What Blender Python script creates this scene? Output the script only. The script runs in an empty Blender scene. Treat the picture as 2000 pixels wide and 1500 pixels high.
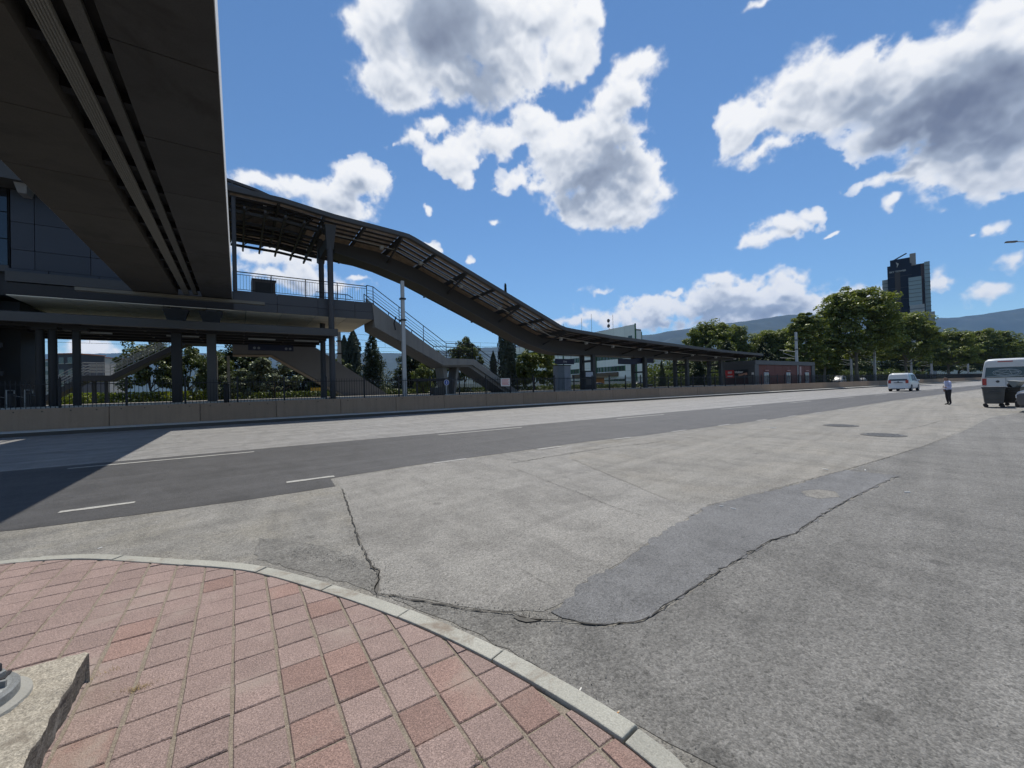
import bpy, bmesh, math, random
import numpy as np
from mathutils import Vector, Matrix

SC = bpy.context.scene
COL = SC.collection
R = math.radians
rnd = random.Random(7)

# ------------------------------------------------------------------ camera
FPX, ROLL, HOR, YAW, CAMH = 800.0, R(1.45), 758.0, R(33.8), 1.6
PITCH = math.atan((HOR - 750) / FPX)
FW = Vector((math.sin(YAW) * math.cos(PITCH), math.cos(YAW) * math.cos(PITCH), math.sin(PITCH)))
R0 = Vector((math.cos(YAW), -math.sin(YAW), 0)); U0 = R0.cross(FW)
RT = math.cos(ROLL) * R0 - math.sin(ROLL) * U0
UP = math.cos(ROLL) * U0 + math.sin(ROLL) * R0
CAM = Vector((0, 0, CAMH))
cd = bpy.data.cameras.new('camera'); cam = bpy.data.objects.new('camera', cd); COL.objects.link(cam)
cd.sensor_width = 36.0; cd.lens = 36.0 * FPX / 2000.0; cd.clip_start = 0.05; cd.clip_end = 60000
cam.matrix_world = Matrix(((RT.x, UP.x, -FW.x, CAM.x), (RT.y, UP.y, -FW.y, CAM.y), (RT.z, UP.z, -FW.z, CAM.z), (0, 0, 0, 1)))
SC.camera = cam

def ray(x, y): return FW + RT * ((x - 1000) / FPX) - UP * ((y - 750) / FPX)
def gnd(x, y, z=0.0):                      # a measured point of the photograph laid on a level plane
    d = ray(x, y); return CAM + d * ((z - CAMH) / d.z)
def atY(x, y, Y):                          # ... on an upright plane across the road
    d = ray(x, y); return CAM + d * (Y / d.y)
def far(x, y, D): return CAM + ray(x, y) * D

# ------------------------------------------------------------------ light, sky, exposure
SUNV = Vector((0.335, 0.33, 1.0)).normalized()
SUN_EL = math.asin(SUNV.z); SUN_AZ = math.atan2(SUNV.x, SUNV.y)
sl = bpy.data.lights.new('sun', 'SUN'); sl.energy = 5.0; sl.angle = R(0.53); sl.color = (1.0, 0.945, 0.85)
so = bpy.data.objects.new('sun', sl); COL.objects.link(so); so.rotation_euler = SUNV.to_track_quat('Z', 'Y').to_euler(); so.location = (0, 0, 60)
SC.view_settings.view_transform = 'Standard'; SC.view_settings.look = 'None'
SC.view_settings.gamma = 1.0; SC.view_settings.use_curve_mapping = False
SC.view_settings.exposure = -0.05
SKY_STRENGTH = 0.108

def az_el(v):
    v = v.normalized(); return math.atan2(v.x, v.y), math.asin(v.z)

PUFFS = [ # cx, cy, rx, ry : puffs of cloud measured in the photograph's pixels, turned into sky angles below
 (860,50,170,120),(750,40,75,105),(780,150,90,70),(900,165,120,58),(1000,110,75,95),(1050,15,95,65),(1110,95,62,68),(1148,25,38,55),
 (1242,140,48,40),(1212,195,58,55),(1180,255,80,58),(1140,320,115,78),(1228,345,82,82),(1095,285,75,55),(1040,245,52,40),(958,272,72,38),
 (1262,385,50,42),(1155,400,95,42),(1215,415,80,30),(888,305,62,38),(912,350,22,30),(808,272,34,22),(848,252,34,18),(1000,348,25,20),
 (700,348,62,42),(662,392,62,42),(580,372,62,26),(512,358,40,16),(690,410,50,30),
 (540,495,95,22),(570,540,95,30),(520,528,50,18),(640,560,60,20),
 (1462,240,70,50),(1545,195,95,85),(1490,290,70,24),(1650,185,125,90),(1760,175,130,105),(1880,165,140,115),(1975,110,95,110),(1950,235,130,85),
 (1730,260,95,45),(1770,335,80,16),(1900,300,110,34),(1970,15,80,50),(2060,170,120,140),
 (1535,445,58,26),(1588,418,30,16),(1488,468,38,15),(1612,456,16,5),
 (1120,628,60,13),(1200,618,75,20),(1290,604,85,26),(1390,590,80,34),(1402,556,44,22),(1455,575,50,26),(1520,560,52,34),(1568,536,26,15),
 (1500,602,110,38),(1620,590,110,40),(1705,600,70,48),(1840,545,26,30),(1300,630,130,18),(1420,625,120,24),
 (1170,568,30,7),(1316,566,24,8),(834,404,9,9),(960,430,14,9),(1728,405,22,13),(1932,460,30,15),(1886,466,8,5),(1932,572,42,16),
 (1985,512,38,18),(1490,4,34,10),(848,482,18,8),(914,512,11,11),(170,690,75,22),(700,542,15,7),(1120,125,20,10),
]
SHADES = [ # cx, cy, rx, ry, weight : thick, sunless cores of those clouds
 (880,45,120,105,1.0),(930,150,55,55,.7),(1180,330,75,55,.8),(1140,375,70,35,.75),(1225,270,40,50,.4),(1850,230,180,75,1.25),(1920,170,120,80,1.0),(1760,330,85,15,.7),
 (1950,270,110,40,.9),(1690,190,70,55,.6),(1480,615,130,22,.75),(1330,630,130,16,.75),(1540,590,40,22,.7),(1560,180,50,30,.35),(600,560,80,20,.4),(1535,462,45,9,.5),
 (690,385,45,26,.5),(1420,595,60,20,.5),
]
OUTSIDE = [(-2.2,.5,.35,.16),(-2.6,.62,.22,.12),(2.4,.45,.3,.15),(1.75,.75,.25,.14),(-1.25,.8,.28,.15),(-1.6,.35,.2,.08),(2.9,.3,.3,.09),(-.5,1.15,.3,.12),(1.5,.35,.15,.08),(-1.1,.28,.2,.07)]

def ang_puff(cx, cy, rx, ry):
    a0, e0 = az_el(ray(cx, cy))
    a1, _ = az_el(ray(cx - rx, cy)); a2, _ = az_el(ray(cx + rx, cy))
    _, e1 = az_el(ray(cx, cy - ry)); _, e2 = az_el(ray(cx, cy + ry))
    return a0, e0, max(abs(a2 - a1) / 2, .004), max(abs(e2 - e1) / 2, .003)

class NT:                                  # small helper to write node trees
    def __init__(s, tree): s.t = tree; s.n = tree.nodes; s.l = tree.links
    def add(s, typ, **kw):
        nd = s.n.new(typ)
        for k, v in kw.items(): setattr(nd, k, v)
        return nd
    def put(s, sock, v):
        if hasattr(v, 'is_linked') or hasattr(v, 'links'): s.l.new(v, sock)
        else: sock.default_value = v
    def math(s, op, *a, clamp=False):
        nd = s.add('ShaderNodeMath', operation=op, use_clamp=clamp)
        for i, v in enumerate(a): s.put(nd.inputs[i], v)
        return nd.outputs[0]
    def vec(s, op, *a):
        nd = s.add('ShaderNodeVectorMath', operation=op)
        for i, v in enumerate(a): s.put(nd.inputs[i], v)
        return nd.outputs['Value'] if op in ('LENGTH', 'DOT_PRODUCT', 'DISTANCE') else nd.outputs[0]
    def noise(s, vec, scale, detail=3, rough=.55, dist=0.0, lac=2.0):
        nd = s.add('ShaderNodeTexNoise'); nd.noise_dimensions = '3D'
        s.put(nd.inputs['Vector'], vec); nd.inputs['Scale'].default_value = scale; nd.inputs['Detail'].default_value = detail
        nd.inputs['Roughness'].default_value = rough; nd.inputs['Distortion'].default_value = dist; nd.inputs['Lacunarity'].default_value = lac
        return nd.outputs[0]
    def maprange(s, v, a, b, c=0.0, d=1.0, smooth=True):
        nd = s.add('ShaderNodeMapRange'); nd.interpolation_type = 'SMOOTHSTEP' if smooth else 'LINEAR'
        s.put(nd.inputs[0], v)
        for i, q in enumerate((a, b, c, d)): s.put(nd.inputs[i + 1], q)
        return nd.outputs[0]
    def mix(s, f, a, b, blend='MIX'):
        nd = s.add('ShaderNodeMix', data_type='RGBA', blend_type=blend)
        s.put(nd.inputs[0], f); s.put(nd.inputs[6], a); s.put(nd.inputs[7], b)
        return nd.outputs[2]
    def ramp(s, v, stops):
        nd = s.add('ShaderNodeValToRGB'); cr = nd.color_ramp
        while len(cr.elements) < len(stops): cr.elements.new(.5)
        for e, (p, c) in zip(cr.elements, stops): e.position = p; e.color = (*c, 1) if len(c) == 3 else c
        s.put(nd.inputs[0], v); return nd.outputs[0]

# clouds: a field of puffs with billowing noise, worked out once over the sky's angles (procedural, no file)
_PR = np.random.RandomState(11); _PERM = _PR.permutation(4096); _GA = _PR.rand(4096) * 2 * np.pi
_GX, _GY = np.cos(_GA).astype(np.float32), np.sin(_GA).astype(np.float32)
def perlin(x, y):
    xi = np.floor(x).astype(np.int32); yi = np.floor(y).astype(np.int32); xf = (x - xi).astype(np.float32); yf = (y - yi).astype(np.float32)
    u = xf * xf * xf * (xf * (xf * 6 - 15) + 10); v = yf * yf * yf * (yf * (yf * 6 - 15) + 10)
    def g(dx, dy):
        h = _PERM[(_PERM[(xi + dx) & 4095] + yi + dy) & 4095]; return _GX[h] * (xf - dx) + _GY[h] * (yf - dy)
    a = g(0, 0); b = g(1, 0); c = g(0, 1); d = g(1, 1)
    return ((a + u * (b - a)) + v * ((c + u * (d - c)) - (a + u * (b - a)))) * 1.45
def fbm(x, y, oct, gain=.55, billow=False):
    s_ = 0; amp = 1; tot = 0
    for o_ in range(oct):
        n = perlin(x + 17.3 * o_, y - 9.7 * o_)
        if billow: n = 1 - 2 * np.abs(n)
        s_ = s_ + n * amp; tot += amp; amp *= gain; x = x * 2.03; y = y * 2.03
    return s_ / tot
def cloud_patch(AZ, EL, rows_per_rad):
    ce, se = np.cos(EL), np.sin(EL)
    sx = np.sin(AZ) * ce / (1 + se); sy = np.cos(AZ) * ce / (1 + se)      # conformal coordinates: puffs keep their shape
    w1 = fbm(sx * 16, sy * 16, 4); w2 = fbm(sx * 16 + 40, sy * 16 + 40, 4)
    A2 = AZ + w1 * .035; E2 = EL + w2 * .028
    cur = np.full(AZ.shape, 9.0, np.float32)
    for (a, e, ra, re) in [ang_puff(*p) for p in PUFFS] + OUTSIDE:
        Lp = np.sqrt(((A2 - a) / ra) ** 2 + ((E2 - e) / re) ** 2)
        size = min(ra, re); Lp = (Lp - 1) * np.clip(size / .045, .45, 1.0) + 1
        hh = np.clip(.5 + .5 * (cur - Lp) / .16, 0, 1); cur = cur * (1 - hh) + Lp * hh - .16 * hh * (1 - hh)
    f_ = 1 - cur
    bil = fbm(sx * 22, sy * 22, 7, .54, True); fine = fbm(sx * 48 + 7, sy * 48, 7, .62); wisp = fbm(sx * 13 + 3, sy * 13 + 9, 8, .64)
    d = f_ + .32 * (bil - .22) + .34 * fine + .36 * wisp
    wid = np.clip(.36 + .60 * fbm(sx * 8 + 31, sy * 8, 4), .13, .95)          # some rims crisp, some frayed
    op = np.clip((d + .05) / wid, 0, 1); op = op * op * (3 - 2 * op)
    bl3 = fbm(sx * 22, sy * 22, 3, .5, True); dl = f_ + .34 * (bl3 - .22) + .30 * fbm(sx * 13 + 3, sy * 13 + 9, 4, .6)
    op = op * np.clip(.55 + 1.5 * dl, .35, 1)
    thick = np.clip(dl, 0, 1.0)
    # light from above: cloud met on the way to the sun
    accu = np.zeros_like(d); st = max(1, int(.012 * rows_per_rad))
    for k_ in range(1, 9):
        sh_ = np.zeros_like(thick); sh_[:-k_ * st] = thick[k_ * st:]; accu += sh_
    shade = 1 - np.exp(-accu * .20)
    core = np.zeros_like(d); A3 = AZ + w1 * .07; E3 = EL + w2 * .06
    for (cx, cy, rx, ry, wt) in SHADES:
        a, e, ra, re = ang_puff(cx, cy, rx, ry)
        Lp = np.sqrt(((A3 - a) / ra) ** 2 + ((E3 - e) / re) ** 2); t_ = np.clip((1.6 - Lp) / 1.5, 0, 1); core = np.maximum(core, t_ * t_ * (3 - 2 * t_) * wt)
    rel_ = np.zeros_like(d); rel_[:-st] = dl[:-st] - dl[st:]                   # > 0 where the cloud thins out upwards: lit tops
    sd_ = np.zeros_like(d); sd_[:, st:-st] = dl[:, 2 * st:] - dl[:, :-2 * st]
    puffy = .40 * np.clip(rel_, -.5, .5) - .10 * np.clip(sd_, -.5, .5)
    grey = .30 * shade * np.clip(dl * 2.0, 0, 1) + .47 * core * np.clip(dl * 2.6, 0, 1) - puffy * np.clip(1.25 - .8 * core, .2, 1) - .05 * fine - .06 * (bil - .2) - .02
    return np.clip(grey + .04, 0, 1), op

def cloud_image():
    W, H = 4096, 2048
    img = np.zeros((H, W, 4), np.float32); img[..., 3] = 1
    rpr = W / (2 * np.pi)
    # coarse everywhere above the horizon
    cw, ch = W // 4, H // 8
    az = (np.arange(cw) + .5) / cw * 2 * np.pi - np.pi; el = (np.arange(ch) + .5) / ch * np.pi / 2
    g_, o_ = cloud_patch(*[q.astype(np.float32) for q in np.meshgrid(az, el)], rpr / 4)
    img[H // 2:, :, 0] = np.repeat(np.repeat(g_, 4, 0), 4, 1); img[H // 2:, :, 1] = np.repeat(np.repeat(o_, 4, 0), 4, 1)
    # fine where the photograph looks
    c0 = int((YAW - R(64) + np.pi) * rpr); c1 = int((YAW + R(64) + np.pi) * rpr); r1 = int(R(56) * rpr)
    az = (np.arange(c0, c1) + .5) / rpr - np.pi; el = (np.arange(r1) + .5) / rpr
    g_, o_ = cloud_patch(*[q.astype(np.float32) for q in np.meshgrid(az, el)], rpr)
    img[H // 2:H // 2 + r1, c0:c1, 0] = g_; img[H // 2:H // 2 + r1, c0:c1, 1] = o_
    im = bpy.data.images.new('clouds', W, H, alpha=False, float_buffer=True); im.colorspace_settings.name = 'Non-Color'
    im.pixels.foreach_set(img.ravel()); im.update(); im.pack()
    return im

def build_world():
    w = bpy.data.worlds.new('World'); SC.world = w; w.use_nodes = True
    nt = NT(w.node_tree); nt.n.clear()
    sky = nt.add('ShaderNodeTexSky', sky_type='NISHITA'); sky.sun_disc = False
    sky.sun_elevation = SUN_EL; sky.sun_rotation = SUN_AZ; sky.altitude = 150; sky.air_density = 1.0; sky.dust_density = 0.0; sky.ozone_density = 3.0
    tc = nt.add('ShaderNodeTexCoord'); D = tc.outputs['Generated']
    # environment maps put azimuth 0 on -Y/X axes: turn the direction so that u grows with our azimuth
    sp = nt.add('ShaderNodeSeparateXYZ'); nt.l.new(D, sp.inputs[0]); cb = nt.add('ShaderNodeCombineXYZ')
    nt.l.new(sp.outputs[1], cb.inputs[0]); nt.l.new(nt.math('MULTIPLY', sp.outputs[0], -1.0), cb.inputs[1]); nt.l.new(sp.outputs[2], cb.inputs[2])
    env = nt.add('ShaderNodeTexEnvironment'); env.image = cloud_image(); env.interpolation = 'Linear'; nt.l.new(cb.outputs[0], env.inputs[0])
    sc = nt.add('ShaderNodeSeparateColor'); nt.l.new(env.outputs[0], sc.inputs[0])
    ccol = nt.ramp(sc.outputs[0], [(0.0, (1, 1, 1)), (.16, (.84, .865, .905)), (.42, (.40, .455, .55)), (.8, (.165, .19, .265)), (1.0, (.14, .165, .23))])
    ccol = nt.vec('SCALE', ccol); ccol.node.inputs['Scale'].default_value = 1.05 / SKY_STRENGTH
    tint = nt.mix(1.0, sky.outputs[0], (.84, 1.04, 1.16, 1), 'MULTIPLY')
    colr = nt.mix(sc.outputs[1], tint, ccol)
    bg = nt.add('ShaderNodeBackground'); nt.l.new(colr, bg.inputs[0]); bg.inputs[1].default_value = SKY_STRENGTH
    out = nt.add('ShaderNodeOutputWorld'); nt.l.new(bg.outputs[0], out.inputs[0])
    w.cycles.sampling_method = 'MANUAL'; w.cycles.sample_map_resolution = 1024
build_world()
SC.cycles.max_bounces = 6; SC.cycles.diffuse_bounces = 3; SC.cycles.glossy_bounces = 2; SC.cycles.transmission_bounces = 3
SC.cycles.transparent_max_bounces = 6; SC.cycles.volume_bounces = 0; SC.cycles.use_denoising = True
SC.cycles.caustics_reflective = False; SC.cycles.caustics_refractive = False

# ------------------------------------------------------------------ materials
MATS = {}
def mat(name, col, rough=.8, var=.18, scale=3.0, bump=0.0, bscale=None, metal=0.0, spec=.35, speckle=0.0, spscale=80.0, dirt=None, dscale=.6, stretch=None, objvar=0.0, streak=0.0):
    if name in MATS: return MATS[name]
    m = bpy.data.materials.new(name); m.use_nodes = True; nt = NT(m.node_tree)
    b = nt.n['Principled BSDF']; b.inputs['Roughness'].default_value = rough; b.inputs['Metallic'].default_value = metal
    b.inputs['Specular IOR Level'].default_value = spec
    geo = nt.add('ShaderNodeNewGeometry'); P = geo.outputs['Position']
    Q = nt.vec('MULTIPLY', P, stretch) if stretch else P
    n1 = nt.noise(Q, scale, 5, .6)
    f = nt.math('MULTIPLY_ADD', n1, 2 * var, 1 - var)
    if speckle:
        n2 = nt.noise(P, spscale, 2, .7)
        f = nt.math('MULTIPLY', f, nt.maprange(n2, .3, .72, 1 - speckle, 1 + speckle, False))
        v = nt.add('ShaderNodeTexVoronoi'); nt.l.new(P, v.inputs['Vector']); v.inputs['Scale'].default_value = spscale * 1.4
        vs = nt.add('ShaderNodeSeparateColor'); nt.l.new(v.outputs['Color'], vs.inputs[0])
        f = nt.math('MULTIPLY', f, nt.maprange(vs.outputs[0], 0, 1, 1 - speckle * .7, 1 + speckle * .7, False))
    if objvar:
        oi = nt.add('ShaderNodeObjectInfo')
        f = nt.math('MULTIPLY', f, nt.maprange(oi.outputs['Random'], 0, 1, 1 - objvar, 1 + objvar, False))
    if streak:
        n3 = nt.noise(nt.vec('MULTIPLY', P, (2.2, 2.2, .12)), 1.6, 4, .65)
        f = nt.math('MULTIPLY', f, nt.maprange(n3, .42, .7, 1.0, 1 - streak))
    base = (*col, 1.0)
    c = nt.vec('SCALE', col); nt.put(c.node.inputs['Scale'], f)
    if dirt:
        n4 = nt.noise(P, dscale, 6, .65, .4)
        c = nt.mix(nt.maprange(n4, .5, .68), c, (*dirt, 1))
    nt.l.new(c, b.inputs['Base Color'])
    if bump:
        bp = nt.add('ShaderNodeBump'); bp.inputs['Strength'].default_value = min(1, bump); bp.inputs['Distance'].default_value = .01
        nt.put(bp.inputs['Height'], nt.noise(P, bscale or scale * 6, 4, .65)); nt.l.new(bp.outputs[0], b.inputs['Normal'])
    MATS[name] = m; return m

def asphalt(name, col, coarse=1.0, warm=(1, 1, 1), patch=.16, streaks=0.0, dust=None):
    if name in MATS: return MATS[name]
    m = bpy.data.materials.new(name); m.use_nodes = True; nt = NT(m.node_tree)
    b = nt.n['Principled BSDF']; b.inputs['Roughness'].default_value = .62 if streaks else .8; b.inputs['Specular IOR Level'].default_value = .4 if streaks else .3
    geo = nt.add('ShaderNodeNewGeometry'); P = geo.outputs['Position']
    big = nt.noise(P, .55, 5, .6, .5); mid = nt.noise(P, 4.0, 5, .7)
    v = nt.add('ShaderNodeTexVoronoi'); nt.l.new(P, v.inputs['Vector']); v.inputs['Scale'].default_value = 95.0 / coarse
    vs = nt.add('ShaderNodeSeparateColor'); nt.l.new(v.outputs['Color'], vs.inputs[0])
    fine = nt.noise(P, 150.0 / coarse, 3, .7)
    gr = nt.noise(P, 34.0 / coarse, 4, .75)
    f = nt.math('MULTIPLY_ADD', big, 2 * patch, 1 - patch)
    f = nt.math('MULTIPLY', f, nt.math('MULTIPLY_ADD', mid, .5, .75))
    f = nt.math('MULTIPLY', f, nt.maprange(vs.outputs[0], 0, 1, .72, 1.28, False))
    f = nt.math('MULTIPLY', f, nt.maprange(fine, .25, .75, .6, 1.4, False))
    f = nt.math('MULTIPLY', f, nt.maprange(gr, .3, .5, .62, 1.06))
    worn = nt.noise(nt.vec('MULTIPLY', P, (1.0, .45, 1)), 1.7, 6, .68, .8)
    f = nt.math('MULTIPLY', f, nt.maprange(worn, .34, .58, .85, 1.05))
    clus = nt.noise(P, 11.0, 3, .7, .4)
    f = nt.math('MULTIPLY', f, nt.maprange(nt.math('MULTIPLY', clus, nt.math('ADD', fine, .5)), .22, .40, .62, 1.04))
    sv = nt.add('ShaderNodeTexVoronoi'); nt.l.new(P, sv.inputs['Vector']); sv.inputs['Scale'].default_value = 1.15
    sc_ = nt.add('ShaderNodeSeparateColor'); nt.l.new(sv.outputs['Color'], sc_.inputs[0])
    spot = nt.maprange(nt.math('SUBTRACT', nt.math('ADD', sv.outputs['Distance'], nt.math('MULTIPLY', mid, .10)), nt.math('MULTIPLY', sc_.outputs[0], .085)), .045, .075, .72, 1.0)
    f = nt.math('MULTIPLY', f, spot)                                        # oil drips and flattened gum
    rot = nt.add('ShaderNodeVectorRotate'); nt.l.new(P, rot.inputs['Vector']); rot.inputs['Angle'].default_value = -.16
    ty = nt.noise(nt.vec('MULTIPLY', rot.outputs[0], (.10, 2.6, 1)), 1.0, 5, .62, .25)
    f = nt.math('MULTIPLY', f, nt.maprange(ty, .32, .68, .86, 1.12, False))  # tyre-polished tracks
    if streaks:
        st = nt.noise(nt.vec('MULTIPLY', P, (.035, 1.1, 1)), 1.0, 4, .6)
        f = nt.math('MULTIPLY', f, nt.maprange(st, .3, .7, 1 - streaks, 1 + streaks, False))
    c = nt.vec('SCALE', col); nt.put(c.node.inputs['Scale'], f)
    if dust:
        dn = nt.noise(P, .8, 6, .7, .6)
        c = nt.mix(nt.maprange(dn, .42, .72, 0, .75), c, nt.vec('MULTIPLY', c, dust))
    nt.l.new(c, b.inputs['Base Color'])
    bp = nt.add('ShaderNodeBump'); bp.inputs['Strength'].default_value = .8; bp.inputs['Distance'].default_value = .006 * coarse
    h = nt.math('ADD', nt.math('MULTIPLY', v.outputs['Distance'], -.8), nt.math('ADD', fine, nt.math('MULTIPLY', gr, 1.2)))
    nt.put(bp.inputs['Height'], h); nt.l.new(bp.outputs[0], b.inputs['Normal'])
    MATS[name] = m; return m

def foliage(name, col, col2, trans=.35, scale=.9, tint=(1.25, 1.3, .55), gloss=.045):
    if name in MATS: return MATS[name]
    m = bpy.data.materials.new(name); m.use_nodes = True; nt = NT(m.node_tree); nt.n.remove(nt.n['Principled BSDF'])
    out = nt.n['Material Output']; geo = nt.add('ShaderNodeNewGeometry'); P = geo.outputs['Position']
    n = nt.noise(P, scale, 4, .6); n2 = nt.noise(P, 9.0, 2, .6)
    c = nt.mix(nt.maprange(n, .38, .64), (*col, 1), (*col2, 1))
    cs = nt.vec('SCALE', c); nt.put(cs.node.inputs['Scale'], nt.math('MULTIPLY_ADD', n2, .9, .55))
    d = nt.add('ShaderNodeBsdfDiffuse'); nt.l.new(cs, d.inputs[0])
    t = nt.add('ShaderNodeBsdfTranslucent'); nt.l.new(nt.vec('MULTIPLY', cs, tint), t.inputs[0])
    gl = nt.add('ShaderNodeBsdfGlossy'); gl.inputs['Roughness'].default_value = .45; gl.inputs[0].default_value = (.9, .95, .8, 1)
    mx = nt.add('ShaderNodeMixShader'); mx.inputs[0].default_value = trans; nt.l.new(d.outputs[0], mx.inputs[1]); nt.l.new(t.outputs[0], mx.inputs[2])
    m2 = nt.add('ShaderNodeMixShader'); m2.inputs[0].default_value = gloss; nt.l.new(mx.outputs[0], m2.inputs[1]); nt.l.new(gl.outputs[0], m2.inputs[2])
    nt.l.new(m2.outputs[0], out.inputs[0]); MATS[name] = m; return m

def glass(name, col, rough=.06):
    return mat(name, col, rough, .08, .5, spec=.8)

# ------------------------------------------------------------------ mesh helpers
def link(o, parent=None):
    COL.objects.link(o)
    if parent: o.parent = parent
    return o
def tag(o, label=None, cat=None, group=None, kind=None):
    if label: o['label'] = label
    if cat: o['category'] = cat
    if group: o['group'] = group
    if kind: o['kind'] = kind
    return o
def empty(name, loc=(0, 0, 0), rz=0, label=None, cat=None, group=None):
    o = bpy.data.objects.new(name, None); link(o); o.location = loc; o.rotation_euler = (0, 0, rz); o.empty_display_size = .2
    return tag(o, label, cat, group)

class MB:
    def __init__(s): s.v = []; s.f = []; s.mi = []; s.cur = 0
    def add(s, vs, fs):
        b = len(s.v); s.v += [tuple(p) for p in vs]; s.f += [tuple(b + i for i in f) for f in fs]; s.mi += [s.cur] * len(fs); return s
    def hexa(s, p):                       # 8 points: bottom ring 0-3, top ring 4-7
        return s.add(p, [(3, 2, 1, 0), (4, 5, 6, 7), (0, 1, 5, 4), (1, 2, 6, 5), (2, 3, 7, 6), (3, 0, 4, 7)])
    def box(s, x0, x1, y0, y1, z0, z1):
        return s.hexa([(x0, y0, z0), (x1, y0, z0), (x1, y1, z0), (x0, y1, z0), (x0, y0, z1), (x1, y0, z1), (x1, y1, z1), (x0, y1, z1)])
    def prism(s, poly, a, b, axis='y'):    # poly in the other two axes (x,z) / (y,z) / (x,y)
        n = len(poly)
        mk = {'y': lambda p, t: (p[0], t, p[1]), 'x': lambda p, t: (t, p[0], p[1]), 'z': lambda p, t: (p[0], p[1], t)}[axis]
        vs = [mk(p, a) for p in poly] + [mk(p, b) for p in poly]
        fs = [tuple(range(n - 1, -1, -1)), tuple(range(n, 2 * n))] + [(i, (i + 1) % n, n + (i + 1) % n, n + i) for i in range(n)]
        return s.add(vs, fs)
    def strip(s, prof, y0, y1, d0, d1):    # a ribbon along a profile (x,z), from z+d0 to z+d1
        n = len(prof); D0 = d0 if hasattr(d0, '__len__') else [d0] * n; D1 = d1 if hasattr(d1, '__len__') else [d1] * n
        vs = []
        for i, (x, z) in enumerate(prof):
            vs += [(x, y0, z + D0[i]), (x, y1, z + D0[i]), (x, y1, z + D1[i]), (x, y0, z + D1[i])]
        fs = [(0, 1, 2, 3), (4 * n - 1, 4 * n - 2, 4 * n - 3, 4 * n - 4)]
        for i in range(n - 1):
            a = 4 * i; b = a + 4
            for k in range(4): fs.append((a + k, b + k, b + (k + 1) % 4, a + (k + 1) % 4))
        return s.add(vs, fs)
    def tube(s, pts, r, n=8, caps=True, r1=None):
        pts = [Vector(p) for p in pts]; m = len(pts); rs = []
        for i in range(m):
            rs.append(r if r1 is None else r + (r1 - r) * i / max(1, m - 1))
        vs = []; t0 = None
        for i in range(m):
            t = (pts[min(i + 1, m - 1)] - pts[max(i - 1, 0)]).normalized()
            if t0 is None: u = t.orthogonal().normalized()
            else:
                u = (u - t * u.dot(t)); u = u.normalized() if u.length > 1e-6 else t.orthogonal().normalized()
            t0 = t; w = t.cross(u)
            for k in range(n):
                a = 2 * math.pi * k / n; vs.append(pts[i] + (u * math.cos(a) + w * math.sin(a)) * rs[i])
        fs = [(i * n + k, i * n + (k + 1) % n, (i + 1) * n + (k + 1) % n, (i + 1) * n + k) for i in range(m - 1) for k in range(n)]
        if caps: fs += [tuple(range(n - 1, -1, -1)), tuple(range((m - 1) * n, m * n))]
        return s.add(vs, fs)
    def bar(s, a, b, w, h=None):           # rectangular bar between two points
        a = Vector(a); b = Vector(b); h = h or w; t = (b - a).normalized()
        side = t.cross(Vector((0, 0, 1)));
        if side.length < 1e-3: side = Vector((1, 0, 0))
        side = side.normalized() * w / 2; up = side.cross(t).normalized() * h / 2
        q = [a - side - up, a + side - up, a + side + up, a - side + up, b - side - up, b + side - up, b + side + up, b - side + up]
        return s.add(q, [(0, 1, 2, 3), (7, 6, 5, 4), (0, 4, 5, 1), (1, 5, 6, 2), (2, 6, 7, 3), (3, 7, 4, 0)])
    def lathe(s, prof, n=20, c=(0, 0, 0), axis='z'):   # prof (r, t)
        vs = []
        for r, t in prof:
            for k in range(n):
                a = 2 * math.pi * k / n; x, y = r * math.cos(a), r * math.sin(a)
                p = {'z': (x, y, t), 'y': (x, t, y), 'x': (t, x, y)}[axis]
                vs.append((p[0] + c[0], p[1] + c[1], p[2] + c[2]))
        m = len(prof)
        fs = [(i * n + k, i * n + (k + 1) % n, (i + 1) * n + (k + 1) % n, (i + 1) * n + k) for i in range(m - 1) for k in range(n)]
        fs += [tuple(range(n - 1, -1, -1)), tuple(range((m - 1) * n, m * n))]
        return s.add(vs, fs)
    def mesh(s, name, mats, smooth=None):
        me = bpy.data.meshes.new(name); me.from_pydata(s.v, [], s.f)
        for m in (mats if isinstance(mats, (list, tuple)) else [mats]): me.materials.append(m)
        if any(s.mi): me.polygons.foreach_set('material_index', s.mi)
        bm = bmesh.new(); bm.from_mesh(me); bmesh.ops.recalc_face_normals(bm, faces=bm.faces); bm.to_mesh(me); bm.free()
        if smooth:
            me.polygons.foreach_set('use_smooth', [True] * len(me.polygons)); me.set_sharp_from_angle(angle=R(smooth))
        me.update(); return me
    def build(s, name, mats, parent=None, smooth=None, bevel=0, kind=None, label=None, cat=None, group=None):
        o = bpy.data.objects.new(name, s.mesh(name, mats, smooth)); link(o, parent)
        if bevel:
            b = o.modifiers.new('bevel', 'BEVEL'); b.width = bevel; b.segments = 2; b.limit_method = 'ANGLE'
        return tag(o, label, cat, group, kind)
def copy_tree(o, parent=None):
    c = o.copy(); COL.objects.link(c); c.parent = parent
    for ch in list(o.children): copy_tree(ch, c)
    return c
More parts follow.
